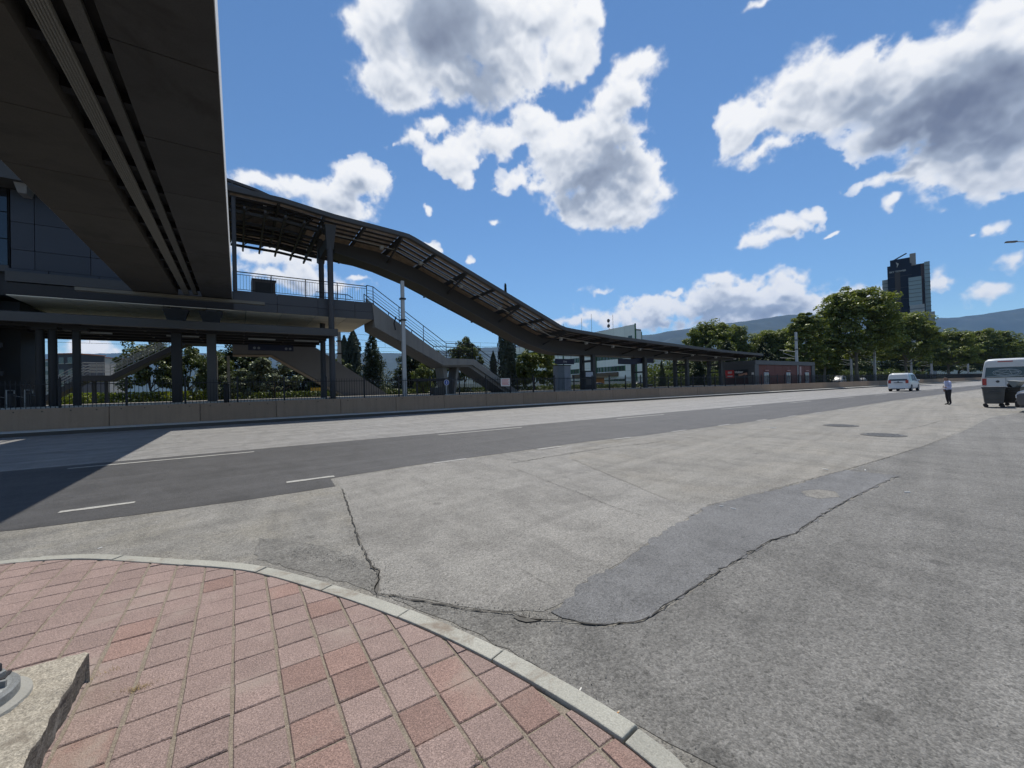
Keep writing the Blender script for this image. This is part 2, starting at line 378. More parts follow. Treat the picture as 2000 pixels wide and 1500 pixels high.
def sheet(name, poly, z, m, parent=None, kind='structure', jitter=0.0, step=.25):
    # flat piece of ground from an outline, with an uneven rim
    pts = []
    n = len(poly); rr = random.Random(len(poly) * 7 + int(poly[0][0] * 100))
    for i in range(n):
        a = Vector(poly[i]); b = Vector(poly[(i + 1) % n]); L = (b - a).length
        k = max(1, int(L / step)) if jitter else 1; k = min(k, 80)
        for j in range(k):
            p = a.lerp(b, j / k)
            if jitter and j: p += Vector((rr.uniform(-1, 1), rr.uniform(-1, 1))) * jitter
            pts.append(p)
    bm = bmesh.new(); vs = [bm.verts.new((p.x, p.y, z)) for p in pts]; fc = bm.faces.new(vs)
    bmesh.ops.triangulate(bm, faces=[fc]); bmesh.ops.recalc_face_normals(bm, faces=bm.faces)
    for f_ in bm.faces:
        if f_.normal.z < 0: f_.normal_flip()
    me = bpy.data.meshes.new(name); bm.to_mesh(me); bm.free(); me.materials.append(m)
    o = bpy.data.objects.new(name, me); link(o, parent)
    if not parent and kind: o['kind'] = kind
    return o
def G(*pts): return [tuple(gnd(x, y)[:2]) for x, y in pts]

def text_mesh(body, size, name, m, parent, loc, rot, extrude=.01, bold=False, align='CENTER'):
    cu = bpy.data.curves.new(name, 'FONT'); cu.body = body; cu.size = size; cu.extrude = extrude; cu.align_x = align; cu.align_y = 'CENTER'
    if bold: cu.offset = size * .02
    tmp = bpy.data.objects.new(name, cu); COL.objects.link(tmp)
    dg = bpy.context.evaluated_depsgraph_get(); me = bpy.data.meshes.new_from_object(tmp.evaluated_get(dg))
    bpy.data.objects.remove(tmp); me.materials.clear(); me.materials.append(m)
    o = bpy.data.objects.new(name, me); link(o, parent); o.location = loc; o.rotation_euler = rot
    return o

# ------------------------------------------------------------------ ground, road, forecourt
M_EARTH = mat('dry_grass_earth', (.12, .115, .06), .95, .4, .12, .3, 3.0)
M_FORE = asphalt('forecourt_asphalt', (.205, .198, .182), 1.25, patch=.16, dust=(1.12, 1.08, .98))
M_COARSE = asphalt('coarse_worn_asphalt', (.160, .156, .147), 1.3, patch=.20, dust=(.88, .88, .88))
M_PALE = asphalt('pale_slab_asphalt', (.222, .214, .198), 1.0, patch=.14)
M_BEIGE = asphalt('dusty_beige_asphalt', (.212, .203, .184), 1.0, patch=.16, dust=(1.08, 1.05, 1.0))
M_BLUE = asphalt('bluish_patch_asphalt', (.150, .151, .153), .8, patch=.14)
M_EDGE = asphalt('dark_rubble_asphalt', (.165, .16, .148), 1.5, patch=.3)
M_DARK = asphalt('new_dark_asphalt', (.061, .060, .061), .9, patch=.12, streaks=.16)
M_LANE = asphalt('worn_grey_lane_asphalt', (.208, .203, .195), .9, patch=.1, streaks=.12)
M_PAINT = mat('worn_lane_paint', (.37, .365, .34), .7, .18, 9.0, speckle=.25, spscale=60)
M_FAINT = mat('faded_lane_paint', (.32, .315, .30), .8, .15, 9.0, speckle=.3, spscale=60)
M_CRACK = mat('crack_dirt', (.05, .047, .042), .95, .4, 20)
M_SEAM = mat('weathered_seam', (.10, .095, .085), .95, .4, 14)

sheet('ground', [(-9000, -9000), (9000, -9000), (9000, 9000), (-9000, 9000)], -.12, M_EARTH)
sheet('forecourt', [(-90, -60), (420, -60), (420, 12.5), (-90, 12.5)], 0.0, M_FORE)
sheet('road_near_lane', G((-20, 1040), (37, 1035), (250, 1008), (500, 974), (655, 950), (645, 935), (800, 910), (1000, 883), (1150, 862), (1262, 850), (1400, 832)) +
      [(18.4, 8.35), (26, 8.6), (39.8, 9.3), (76.6, 9.9), (420, 12), (420, 14.2), (20, 14.4), (12, 14.25), (5, 14.15), (-90, 14.15), (-90, 7.6)], .004, M_DARK, jitter=.012)
sheet('road_far_lanes', [(-90, 14.1), (12, 14.2), (20, 14.35), (420, 14.15), (420, 27.3), (-90, 27.3)], .002, M_LANE)
sheet('pale_asphalt_slab', G((660, 938), (800, 912), (1000, 886), (1120, 870), (1110, 895), (1180, 925), (1300, 975), (1385, 985), (1330, 1020), (1265, 1060), (1180, 1120), (1130, 1142),
      (1122, 1165), (1060, 1195), (960, 1193), (900, 1185), (840, 1172), (780, 1163), (742, 1158), (736, 1120), (715, 1080), (690, 1020), (672, 965)), .003, M_PALE, jitter=.012, step=.1)
sheet('beige_asphalt_area', G((1130, 872), (1262, 856), (1400, 838), (1500, 826), (1640, 806)) + [(40, 8.9), (75, 9.2), (75, 3.2), (38, 3.3), (24, 3.0)] +
      G((1868, 848), (1820, 866), (1740, 892), (1655, 917), (1560, 945), (1440, 974), (1390, 986), (1310, 978), (1190, 928), (1115, 896)), .0035, M_BEIGE, jitter=.015, step=.15)
sheet('coarse_asphalt_area', G((1270, 1210), (1420, 1110), (1508, 1058), (1555, 1045), (1602, 1012), (1662, 977), (1757, 932), (1660, 918), (1740, 893), (1870, 848)) +
      [(24, 2.9), (30, 2.2), (30, -25), (-4, -25), (1.5, .2)] + G((1400, 1500), (1180, 1380), (1000, 1270), (880, 1210), (960, 1205), (1060, 1215), (1180, 1226)), .003, M_COARSE, jitter=.01, step=.1)
sheet('bluish_asphalt_patch', G((1075, 1196), (1122, 1165), (1130, 1142), (1180, 1120), (1265, 1060), (1330, 1020), (1385, 988), (1440, 974), (1560, 945), (1650, 918), (1755, 930), (1660, 975),
      (1600, 1010), (1553, 1043), (1506, 1056), (1420, 1108), (1340, 1158), (1272, 1206), (1235, 1216), (1180, 1222), (1120, 1212)), .0065, M_BLUE, jitter=.035, step=.07)
sheet('gravel_hollow', G((1565, 960), (1600, 957), (1632, 961), (1640, 972), (1600, 975), (1575, 970)), .009, M_BEIGE, jitter=.01, step=.06)
sheet('rubble_gutter', G((505, 1050), (600, 1062), (690, 1085), (738, 1122), (742, 1158), (800, 1166), (900, 1187), (1020, 1207), (1090, 1222), (1060, 1300), (1020, 1288), (900, 1225), (790, 1178), (640, 1128), (500, 1094)),
      .0032, M_EDGE, jitter=.03, step=.1)

def crack(pts, w, z=.011, m=M_CRACK, name='crack', seed=1, wob=.012):
    rr = random.Random(seed); P = [Vector(p) for p in G(*pts)]; out = []
    for a, b in zip(P, P[1:]):
        k = max(2, int((b - a).length / .05)); k = min(k, 60)
        out += [a.lerp(b, i / k) for i in range(k)]
    out.append(P[-1]); mb = MB(); vs = []
    for i, p in enumerate(out):
        t = (out[min(i + 1, len(out) - 1)] - out[max(i - 1, 0)]); t = t.normalized() if t.length else Vector((1, 0)); nn = Vector((-t.y, t.x))
        o_ = nn * rr.uniform(-wob, wob); ww = w * rr.uniform(.12, .8)
        if i in (0, len(out) - 1): ww *= .1
        vs += [(*(p + o_ + nn * ww / 2), z), (*(p + o_ - nn * ww / 2), z)]
    mb.add(vs, [(2 * i, 2 * i + 1, 2 * i + 3, 2 * i + 2) for i in range(len(out) - 1)])
    o = mb.build(name, m); o['kind'] = 'structure'; return o
crack([(668, 955), (678, 985), (690, 1025), (705, 1065), (716, 1085), (724, 1108), (740, 1118), (738, 1135), (733, 1160)], .028, seed=2)
crack([(720, 1108), (742, 1114), (736, 1140), (735, 1162)], .05, seed=3, m=M_SEAM)
crack([(733, 1160), (800, 1172), (860, 1183), (930, 1196), (1000, 1200), (1035, 1212), (1065, 1212), (1110, 1216), (1180, 1223), (1240, 1216), (1272, 1206)], .026, seed=4)
crack([(1272, 1206), (1340, 1158), (1420, 1108), (1506, 1056), (1553, 1043), (1600, 1010), (1660, 975)], .017, seed=5, wob=.006)
crack([(1660, 975), (1700, 955), (1757, 930)], .012, seed=6, wob=.006, m=M_SEAM)
crack([(1757, 930), (1720, 922), (1655, 917)], .012, seed=7, wob=.004, m=M_SEAM)
crack([(1500, 958), (1560, 943), (1655, 917), (1740, 892), (1810, 870), (1868, 846)], .016, seed=8, wob=.008, m=M_SEAM)
crack([(992, 911), (1030, 925), (1080, 945), (1130, 963), (1190, 988), (1258, 1010)], .012, seed=9, wob=.006)
crack([(1018, 1114), (1050, 1132), (1090, 1155)], .008, seed=10, wob=.004, m=M_SEAM)
crack([(1562, 958), (1595, 957), (1628, 961), (1640, 972), (1652, 976)], .012, seed=11, wob=.004, m=M_SEAM)
crack([(1770, 838), (1800, 833), (1835, 823), (1880, 818), (1935, 806)], .03, seed=12, wob=.02, m=M_SEAM)
crack([(1000, 905), (1100, 888), (1190, 874), (1300, 862)], .05, seed=13, wob=.02, m=M_EDGE)
crack([(1005, 1205), (1030, 1214), (1060, 1212)], .10, seed=14, wob=.02, m=M_SEAM)

def dash(Y, x0, x1, w, m, name='lane_marking', z=.010):
    rr = random.Random(int(x0 * 13)); k = max(2, int((x1 - x0) / .15)); k = min(k, 40); mb = MB(); vs = []
    for i in range(k + 1):
        x = x0 + (x1 - x0) * i / k
        vs += [(x, Y - w / 2 + rr.uniform(-.012, .012), z), (x, Y + w / 2 + rr.uniform(-.012, .012), z)]
    mb.add(vs, [(2 * i, 2 * i + 2, 2 * i + 3, 2 * i + 1) for i in range(k)])
    o = mb.build(name, m); o['kind'] = 'structure'; return o
for i in range(-3, 22):
    dash(13.55, -3.28 + 9.16 * i, .35 + 9.16 * i, .14, M_PAINT)
for i in range(-4, 30):
    dash(8.42, -2.13 + 2.83 * i, -1.33 + 2.83 * i, .13, M_PAINT if i < 2 else M_FAINT)
for i in range(-3, 24):
    dash(18.4, -6.6 + 9.16 * i, -1.6 + 9.16 * i, .13, M_FAINT)
dash(26.2, -60, 240, .12, M_FAINT)

def manhole(x, y, label, r):
    p = gnd(x, y); t = empty('manhole_cover', (p.x, p.y, 0), 0, label, 'manhole cover', 'manhole covers in the forecourt')
    m = mat('cast_iron', (.105, .105, .105), .6, .25, 6, .4, 40)
    MB().lathe([(r, .0), (r, .014), (r * .86, .014), (r * .86, .0)], 28).build('frame', mat('manhole_collar', (.13, .128, .12), .9, .2, 8), t, 40)
    mb = MB().lathe([(r * .845, .0), (r * .845, .017), (.001, .017)], 28)
    for i in range(-4, 5):
        for j in range(-4, 5):
            if math.hypot(i, j) < 4.4: mb.box(i * r * .17 - .02, i * r * .17 + .02, j * r * .17 - .02, j * r * .17 + .02, .016, .022)
    mb.build('lid', m, t)
manhole(1642, 831.5, 'dark round manhole cover further from the crack, nearer the road', .5)
manhole(1725, 850, 'dark round manhole cover nearer the long crack in the forecourt', .5)

# ------------------------------------------------------------------ pavement of red pavers, kerb
KPX = [(-260, 1135), (-120, 1118), (0, 1098), (95, 1090), (187, 1087), (345, 1096), (500, 1110), (642, 1147), (790, 1197), (960, 1272), (1180, 1397), (1330, 1510), (1440, 1640)]
ko = [gnd(x, y, .12).to_2d() for x, y in [(x, y) for x, y in KPX]]
kpts = [Vector((-6.5, 7.1)), Vector((-4.6, 6.95))] + [p for p in ko if p.x > -3.3] + [Vector((1.5, .2)), Vector((1.5, -.8)), Vector((1.45, -2.2)), Vector((1.3, -4))]
def smooth_poly(P, n):                     # resample by arc length (Catmull-Rom)
    out = []
    for i in range(len(P) - 1):
        p0, p1, p2, p3 = P[max(i - 1, 0)], P[i], P[i + 1], P[min(i + 2, len(P) - 1)]
        for k in range(12):
            t = k / 12; out.append(.5 * ((2 * p1) + (p2 - p0) * t + (2 * p0 - 5 * p1 + 4 * p2 - p3) * t * t + (3 * p1 - p0 - 3 * p2 + p3) * t ** 3))
    out.append(P[-1]); return out
KC = smooth_poly(kpts, 12)                 # centre line of kerb top
acc = [0]
for a, b in zip(KC, KC[1:]): acc.append(acc[-1] + (b - a).length)
def karc(s):
    for i in range(len(acc) - 1):
        if acc[i + 1] >= s: return KC[i].lerp(KC[i + 1], (s - acc[i]) / max(1e-6, acc[i + 1] - acc[i]))
    return KC[-1]
M_KERB = mat('kerb_concrete', (.345, .34, .30), .85, .22, 5, .5, 60, speckle=.14, spscale=120, objvar=.08, dirt=(.22, .185, .15), dscale=3.2)
M_PAVE = mat('paver_red', (.30, .22, .195), .9, .16, 7, .9, 130, speckle=.34, spscale=150, objvar=.09, dirt=(.36, .29, .25), dscale=1.0)
M_PAVE2 = mat('paver_brick', (.295, .195, .165), .9, .16, 7, .9, 130, speckle=.34, spscale=150, objvar=.10, dirt=(.36, .285, .24), dscale=1.3)
M_SAND = mat('joint_sand', (.25, .212, .17), .95, .3, 18, .7, 160, speckle=.3, spscale=140)
pave = empty('pavement', (0, 0, 0)); pave['kind'] = 'structure'
kerb = empty('kerb', (0, 0, 0)); kerb['kind'] = 'structure'
# stone lengths from the joints seen in the photograph
L = acc[-1]
jt = [0.0]
near0 = min(range(len(KC)), key=lambda i: (KC[i] - gnd(790, 1197, .12).to_2d()).length)
s0 = acc[near0]; lens = .79
s = s0
while s > .3: s -= lens
s += 0
joints = []
while s < L: joints.append(max(0, s)); s += lens
WK = .061
for a, b in zip(joints, joints[1:]):
    mb = MB(); k = 5; e = .006; top = []; vs = []
    zt = .128 + rnd.uniform(-.006, .006)
    for i in range(k + 1):
        q = a + e + (b - a - 2 * e) * i / k
        p = karc(q); d = (karc(q + .02) - karc(q - .02)); d = d.normalized() if d.length else Vector((1, 0)); nrm = Vector((-d.y, d.x))   # to the road
        if nrm.dot(Vector((.5, .5))) < 0: nrm = -nrm
        po = p + nrm * WK; pi = p - nrm * WK; pc = p + nrm * (WK - .02)
        vs += [(*pi, -.1), (*pi, zt), (*pc, zt), (*po, zt - .02), (*po, -.1)]
    fs = [tuple(range(5)), tuple(range(5 * k + 4, 5 * k - 1, -1))]
    for i in range(k):
        for j in range(5): fs.append((5 * i + j, 5 * i + 5 + j, 5 * i + 5 + (j + 1) % 5, 5 * i + (j + 1) % 5))
    mb.add(vs, fs).build('kerb_stone', M_KERB, kerb, bevel=.006)
# mortar between and bedding
mb = MB(); vs = []
for i in range(0, len(KC)):
    d = (KC[min(i + 1, len(KC) - 1)] - KC[max(i - 1, 0)]).normalized(); nrm = Vector((-d.y, d.x))
    if nrm.dot(Vector((.5, .5))) < 0: nrm = -nrm
    vs += [(*(KC[i] + nrm * (WK - .012)), .10), (*(KC[i] - nrm * (WK + .02)), .10), (*(KC[i] - nrm * (WK + .02)), -.1), (*(KC[i] + nrm * (WK - .012)), -.1)]
fs = []
for i in range(len(KC) - 1):
    for j in range(4): fs.append((4 * i + j, 4 * i + 4 + j, 4 * i + 4 + (j + 1) % 4, 4 * i + (j + 1) % 4))
mb.add(vs, fs).build('mortar', M_SAND, kerb)
inner = []
for i in range(0, len(KC), 2):
    d = (KC[min(i + 1, len(KC) - 1)] - KC[max(i - 1, 0)]).normalized(); nrm = Vector((-d.y, d.x))
    if nrm.dot(Vector((.5, .5))) < 0: nrm = -nrm
    inner.append((KC[i] - nrm * (WK + .012), nrm))
bed = [tuple(p) for p, n in inner] + [(1.3, -6), (-8, -6), (-8, 6.9)]
o = sheet('joint_sand', bed, .1125, M_SAND, pave)
SX, SY, OX, OY = .2085, .2215, .37, 1.45
def clip(poly, c, n):
    out = []
    for i in range(len(poly)):
        a, b = poly[i], poly[(i + 1) % len(poly)]; da = (a - c).dot(n); db = (b - c).dot(n)
        if da <= 0: out.append(a)
        if (da <= 0) != (db <= 0): out.append(a + (b - a) * (da / (da - db)))
    return out
rest = MB(); npav = 0; shared = {}
for iy in range(-30, 28):
    for ix in range(-36, 8):
        x0 = OX + ix * SX; y0 = OY + iy * SY
        gx = .0075 + rnd.uniform(-.0025, .003); gy = .0022 + rnd.uniform(0, .0035)
        poly = [Vector((x0 + gx, y0 + gy)), Vector((x0 + SX - gx, y0 + gy)), Vector((x0 + SX - gx, y0 + SY - gy)), Vector((x0 + gx, y0 + SY - gy))]
        poly = [p + Vector((rnd.uniform(-.002, .002), rnd.uniform(-.0015, .0015))) for p in poly]
        cc = Vector((x0 + SX / 2, y0 + SY / 2))
        full = poly
        for (c, n) in sorted(inner, key=lambda q: (cc - q[0]).length)[:3]:
            if (cc - c).length < .45: poly = clip(poly, c, n) if poly else poly
        nc, nn_ = min(inner, key=lambda q: (cc - q[0]).length)
        if (cc - nc).length > .4 and (cc - nc).dot(nn_) > 0: continue
        if len(poly) < 3: continue
        area = abs(sum(poly[i].x * poly[(i + 1) % len(poly)].y - poly[(i + 1) % len(poly)].x * poly[i].y for i in range(len(poly)))) / 2
        if area < .002: continue
        h = .12 + rnd.uniform(-.0022, .0022); ctr = sum(poly, Vector((0, 0))) / len(poly)
        tx, ty = rnd.uniform(-.012, .012), rnd.uniform(-.012, .012)
        zz = lambda p, dz=0: h + (p.x - ctr.x) * tx + (p.y - ctr.y) * ty + dz
        n = len(poly); ins = [ctr + (p - ctr) * .965 for p in poly]
        vs = [(*p, .06) for p in poly] + [(*p, zz(p, -.0055)) for p in poly] + [(*p, zz(p)) for p in ins]
        fs = [tuple(range(2 * n, 3 * n))] + [(i, (i + 1) % n, n + (i + 1) % n, n + i) for i in range(n)] + [(n + i, n + (i + 1) % n, 2 * n + (i + 1) % n, 2 * n + i) for i in range(n)]
        v = Vector((cc.x, cc.y, .12)) - CAM; w = v.dot(FW)
        seen = False
        if w > .2:
            px = 1000 + FPX * v.dot(RT) / w; py = 750 - FPX * v.dot(UP) / w
            seen = -70 < px < 1450 and py < 1600
        mm = M_PAVE2 if rnd.random() < (.34 if y0 < 2.4 and x0 > -.1 else .07) else M_PAVE
        if seen:
            MB().add(vs, fs).build('paver', mm, pave); npav += 1
        else: rest.cur = 0 if mm is M_PAVE else 1; rest.add(vs, fs)
o = rest.build('pavers_beyond', [M_PAVE, M_PAVE2], pave, kind='stuff')
print('pavers', npav)
# dry weeds in the joints
M_STRAW = mat('dry_weed', (.30, .22, .10), .9, .3, 30)
M_WEED = mat('weed_dusty_green', (.10, .105, .05), .9, .3, 30)
def weed(x, y, n, spread, label, m):
    p = gnd(x, y, .12); rr = random.Random(int(x)); mb = MB()
    for i in range(n):
        a = Vector((p.x + rr.gauss(0, spread), p.y + rr.gauss(0, .012), .112)); d = Vector((rr.uniform(-1, 1), rr.uniform(-1, 1), rr.uniform(.2, .9))).normalized() * rr.uniform(.012, .04)
        sd = Vector((-d.y, d.x, 0)).normalized() * .0012
        mb.add([a - sd, a + sd, a + d * .6 + sd * .7, a + d, a + d * .6 - sd * .7], [(0, 1, 2, 3, 4)])
    mb.build('dry_weed', m, label=label, cat='weed', group='weeds in the paver joints')
weed(262, 1347, 130, .04, 'straw coloured dry weed in the paver joint right of the concrete plinth', M_STRAW)
weed(214, 1313, 60, .035, 'thin brown weed in the joint beside the plinth corner', M_STRAW)
weed(930, 1487, 40, .02, 'small green weed at the paver joint near the bottom edge', M_WEED)
# litter
def litter(x, y, label, col, L, W, H, rz, z=0.0, cat='litter', name='litter', m2=None):
    p = gnd(x, y, z); t = empty(name, (p.x, p.y, z), rz, label, cat, 'small litter on the asphalt')
    mb = MB().tube([(-L / 2, 0, H), (L * .2, 0, H), (L / 2, 0, H)], H, 8); mb.build('wrapper', mat('litter_' + label[:9], col, .7, .15, 60), t, 40)
    if m2: MB().tube([(L * .2, 0, H), (L * .52, 0, H)], H * 1.06, 8).build('filter', m2, t, 40)
litter(1133, 1349, 'white cigarette end lying in the gutter by the kerb', (.75, .73, .68), .034, .008, .004, .4, 0)
litter(1206, 1395, 'orange tipped cigarette end lying beside the kerb joint', (.45, .2, .06), .034, .008, .004, .2, 0, m2=mat('filter_paper', (.6, .5, .36), .8))
for x, y, sc in [(195, 1071, 1.3), (1510, 836, 6), (1612, 917, 3), (1772, 962, 2.4), (1432, 1304 - 310, 2), (1409, 989, 1.6), (1690, 919, 3)]:
    litter(x, y, 'scrap of white paper on the asphalt at %s' % ({195: 'the kerb of the red paving', 1510: 'the road edge far right', 1612: 'the beige area', 1772: 'the right of the bluish patch', 1432: 'the bluish patch, right one', 1409: 'the bluish patch, left one', 1690: 'the far seam of the patch'}[x]), (.7, .7, .68), .03 * sc, .008, .004 * sc ** .5, rnd.uniform(0, 3), .006)

# concrete plinth with a cast pole base (bottom left)
pl = empty('concrete_plinth', (-.67, 3.05, .12), 0, 'rough cement plinth with a cast metal pole base on the red paving', 'plinth')
bm = bmesh.new(); bmesh.ops.create_grid(bm, x_segments=60, y_segments=90, size=.5)
rr = random.Random(5)
from mathutils import noise as mn
W_, D_, H_ = .95, 1.5, .165
vsn = []
me = bpy.data.meshes.new('cement_block')
NX, NY = 70, 110
V, Fc = [], []
def rough(x, y, s=1.0):
    p = Vector((x * 14, y * 14, 3)); return mn.fractal(p, .9, 2.1, 5) * .010 + mn.noise(Vector((x * 60, y * 60, 1))) * .004 + mn.noise(Vector((x * 160, y * 160, 7))) * .0018
for j in range(NY + 1):
    for i in range(NX + 1):
        x = -W_ * i / NX; y = -D_ * j / NY
        ex = mn.noise(Vector((y * 9, 0, 4))) * .012 if i == 0 else 0; ey = mn.noise(Vector((x * 9, 5, 0))) * .012 if j == 0 else 0
        z = H_ + rough(x, y) * .8
        if i == 0: z -= .010 + .01 * abs(mn.noise(Vector((y * 30, 2, 2))))
        if j == 0: z -= .008
        V.append((x + ex, y + ey, z))
for j in range(NY):
    for i in range(NX):
        a = j * (NX + 1) + i; Fc.append((a, a + NX + 1, a + NX + 2, a + 1))
KZ = 12
def side(idx, dx, dy):
    prev = idx
    for k in range(1, KZ + 1):
        cur = []
        for a in idx:
            x, y, z = V[a]; t = k / KZ; w = mn.noise(Vector((x * 25 + dx * 9, y * 25, z * 20 + t * 5))) * .005 + mn.noise(Vector((x * 70, y * 70, t * 15))) * .002
            V.append((x + dx * (w - .022 * t), y + dy * (w + .012 * t), z * (1 - t) - .03 * t)); cur.append(len(V) - 1)
        for q in range(len(idx) - 1): Fc.append((prev[q], prev[q + 1], cur[q + 1], cur[q]))
        prev = cur
nf0 = len(Fc)
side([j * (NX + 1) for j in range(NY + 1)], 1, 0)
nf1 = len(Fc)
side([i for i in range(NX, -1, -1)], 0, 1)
bm.free(); me.from_pydata(V, [], Fc)
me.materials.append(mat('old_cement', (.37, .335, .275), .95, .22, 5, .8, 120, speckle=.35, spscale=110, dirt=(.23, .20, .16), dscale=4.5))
me.materials.append(mat('dark_cement_side', (.105, .095, .082), .95, .3, 9, .7, 90, speckle=.3, spscale=90, dirt=(.2, .19, .17), dscale=8.0))  # right-hand side, coloured darker than the top
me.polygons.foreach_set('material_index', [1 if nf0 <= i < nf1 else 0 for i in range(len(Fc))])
ob = bpy.data.objects.new('cement_block', me); link(ob, pl)
b2 = bmesh.new(); b2.from_mesh(me); bmesh.ops.recalc_face_normals(b2, faces=b2.faces); b2.to_mesh(me); b2.free()
me.polygons.foreach_set('use_smooth', [True] * len(me.polygons)); me.set_sharp_from_angle(angle=R(50))
M_CAST = mat('galvanised_cast', (.21, .22, .22), .55, .2, 9, .3, 60, metal=.25, speckle=.12, spscale=90)
cx, cy = -.355, -.285
MB().lathe([(.232, H_ - .02), (.228, H_ + .012), (.205, H_ + .018), (.196, H_ + .02)], 48, (cx, cy, 0)).build('grout_collar', mat('pale_grout', (.30, .295, .27), .9, .2, 10, .6, 90), pl, 40)
fl = MB().lathe([(.192, H_ + .0), (.192, H_ + .055), (.184, H_ + .064), (.168, H_ + .064), (.160, H_ + .070), (.11, H_ + .072), (.10, H_ + .05), (.001, H_ + .05)], 48, (cx, cy, 0)).build('base_flange', M_CAST, pl, 35)
for k in range(4):
    a = R(38 + 90 * k); bx_, by_ = cx + .135 * math.cos(a), cy + .135 * math.sin(a)
    bo = MB().lathe([(.014, H_ + .06), (.014, H_ + .125), (.011, H_ + .13)], 14, (bx_, by_, 0)).build('anchor_bolt', mat('dark_bolt', (.05, .05, .055), .6, .2, 20, metal=.5), pl, 40)
    MB().lathe([(.026, H_ + .072), (.026, H_ + .094), (.022, H_ + .098)], 6, (bx_, by_, 0)).build('nut', M_CAST, bo)
    MB().box(bx_ - .033, bx_ + .033, by_ - .033, by_ + .033, H_ + .066, H_ + .074).build('washer', mat('dark_bolt', (.05, .05, .055)), bo)
for k in range(4):
    a = R(-7 + 90 * k); c, s_ = math.cos(a), math.sin(a)
    MB().bar((cx + c * .06, cy + s_ * .06, H_ + .085), (cx + c * .165, cy + s_ * .165, H_ + .078), .012, .035).build('rib', M_CAST, pl)

# ------------------------------------------------------------------ far kerb and concrete wall along the tram line
M_CONC = mat('wall_concrete', (.265, .19, .132), .9, .14, 1.2, .4, 30, speckle=.10, spscale=60, objvar=.08, streak=.12)
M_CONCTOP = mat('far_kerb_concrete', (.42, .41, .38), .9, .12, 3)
kf_ = MB().box(-60, 240, 26.985, 27.0, -.1, .17).build('far_kerb_face', mat('shaded_kerb_face', (.075, .068, .06), .95, .2, 2)); kf_['kind'] = 'structure'  # thin front slab: the shade of the kerb face is put into its colour
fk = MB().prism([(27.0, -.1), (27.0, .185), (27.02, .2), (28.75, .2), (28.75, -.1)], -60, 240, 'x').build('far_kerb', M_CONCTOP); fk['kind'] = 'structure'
wall = empty('concrete_wall', (0, 28.5, .2), 0, 'long low grey concrete panel wall between road and tram line', 'wall')
PL = 3.65
x = -5.4 - PL * 8
pan = {}
k = 0
while x < 236:
    mb = MB().prism([(-.11, 0), (-.07, .98), (-.055, 1.0), (.055, 1.0), (.07, .98), (.11, 0)], .012, PL - .012, 'x')
    o = mb.build('wall_panel', M_CONC, wall, bevel=.012) if 'p' not in pan else None
    if o: pan['p'] = o.data; o.location = (x, 0, 0)
    else:
        o = bpy.data.objects.new('wall_panel', pan['p']); link(o, wall); o.location = (x, rnd.uniform(-.012, .012), rnd.uniform(-.012, .008))
        b = o.modifiers.new('bevel', 'BEVEL'); b.width = .012; b.segments = 2; b.limit_method = 'ANGLE'
    if x < 45:
        hb = MB()
        for q in (.45, 1.35, 2.3, 3.2): hb.lathe([(.028, -.004), (.028, .012)], 8, (q, -.082, .86), 'y')
        h = hb.build('lifting_holes', M_CRACK, o); h['kind'] = 'stuff'
    x += PL; k += 1

# ------------------------------------------------------------------ platform, track bed, park ground
M_PLAT = mat('platform_paving', (.28, .26, .23), .9, .15, 2)
M_BALLAST = mat('track_ballast', (.13, .12, .105), .95, .35, 5, .8, 30, speckle=.3, spscale=25)
M_LAWN = foliage('lawn_green', (.07, .095, .025), (.11, .115, .04), .1, .3)
sheet('verge', [(-60, 28.7), (240, 28.7), (240, 30.05), (-60, 30.05)], .55, M_BALLAST)
pf = MB().box(-30, 66, 30.0, 39.4, 0, 1.25).build('platform', M_PLAT); pf['kind'] = 'structure'
mb = MB()
mb.box(-30, 66, 29.985, 30.05, 1.16, 1.262); mb.box(-30, 66, 39.35, 39.415, 1.16, 1.262)
mb.build('platform_edge_strip', mat('platform_edge', (.5, .48, .43), .85, .12, 3), pf)
sheet('track_bed', [(-90, 39.3), (300, 39.3), (300, 49), (-90, 49)], .45, M_BALLAST)
sheet('track_bed_east', [(66, 30.05), (300, 30.05), (300, 39.3), (66, 39.3)], .45, M_BALLAST)
sheet('lawn', [(-300, 49), (500, 49), (500, 400), (-300, 400)], .6, M_LAWN)
mb = MB()
for Y in (41.2, 42.65, 45.4, 46.85): mb.box(-90, 300, Y - .035, Y + .035, .5, .64)
r_ = mb.build('rails', mat('rail_steel', (.16, .11, .08), .5, .2, 3, metal=.6)); r_['kind'] = 'structure'

# ------------------------------------------------------------------ footbridge over the road
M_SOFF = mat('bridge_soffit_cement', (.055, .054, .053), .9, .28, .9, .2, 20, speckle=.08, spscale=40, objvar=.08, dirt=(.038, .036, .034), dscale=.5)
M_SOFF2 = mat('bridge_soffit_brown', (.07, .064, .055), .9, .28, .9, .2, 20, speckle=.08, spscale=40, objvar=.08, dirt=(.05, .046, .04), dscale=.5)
M_STEELD = mat('dark_steel', (.022, .021, .021), .6, .15, 2)
M_STEEL = mat('grey_painted_steel', (.055, .053, .051), .55, .12, 2, spec=.4)
M_STEELB = mat('blue_grey_steel', (.052, .052, .056), .55, .1, 2, spec=.3)
M_STRIPM = mat('perforated_strip', (.20, .195, .175), .7, .25, 30, .8, 60)
M_PANEL = mat('blue_grey_panel', (.046, .051, .063), .5, .06, 1, objvar=.07, spec=.25)
M_FASC = mat('slate_fascia_panel', (.058, .058, .062), .5, .06, 1, objvar=.06)
M_BEIGES = mat('beige_soffit_panel', (.70, .64, .51), .7, .12, 1.2, objvar=.12)
M_WHITEF = mat('white_bridge_face', (.62, .62, .61), .5, .05, 2)
M_GALVB = mat('pale_bracket', (.2, .2, .2), .6)
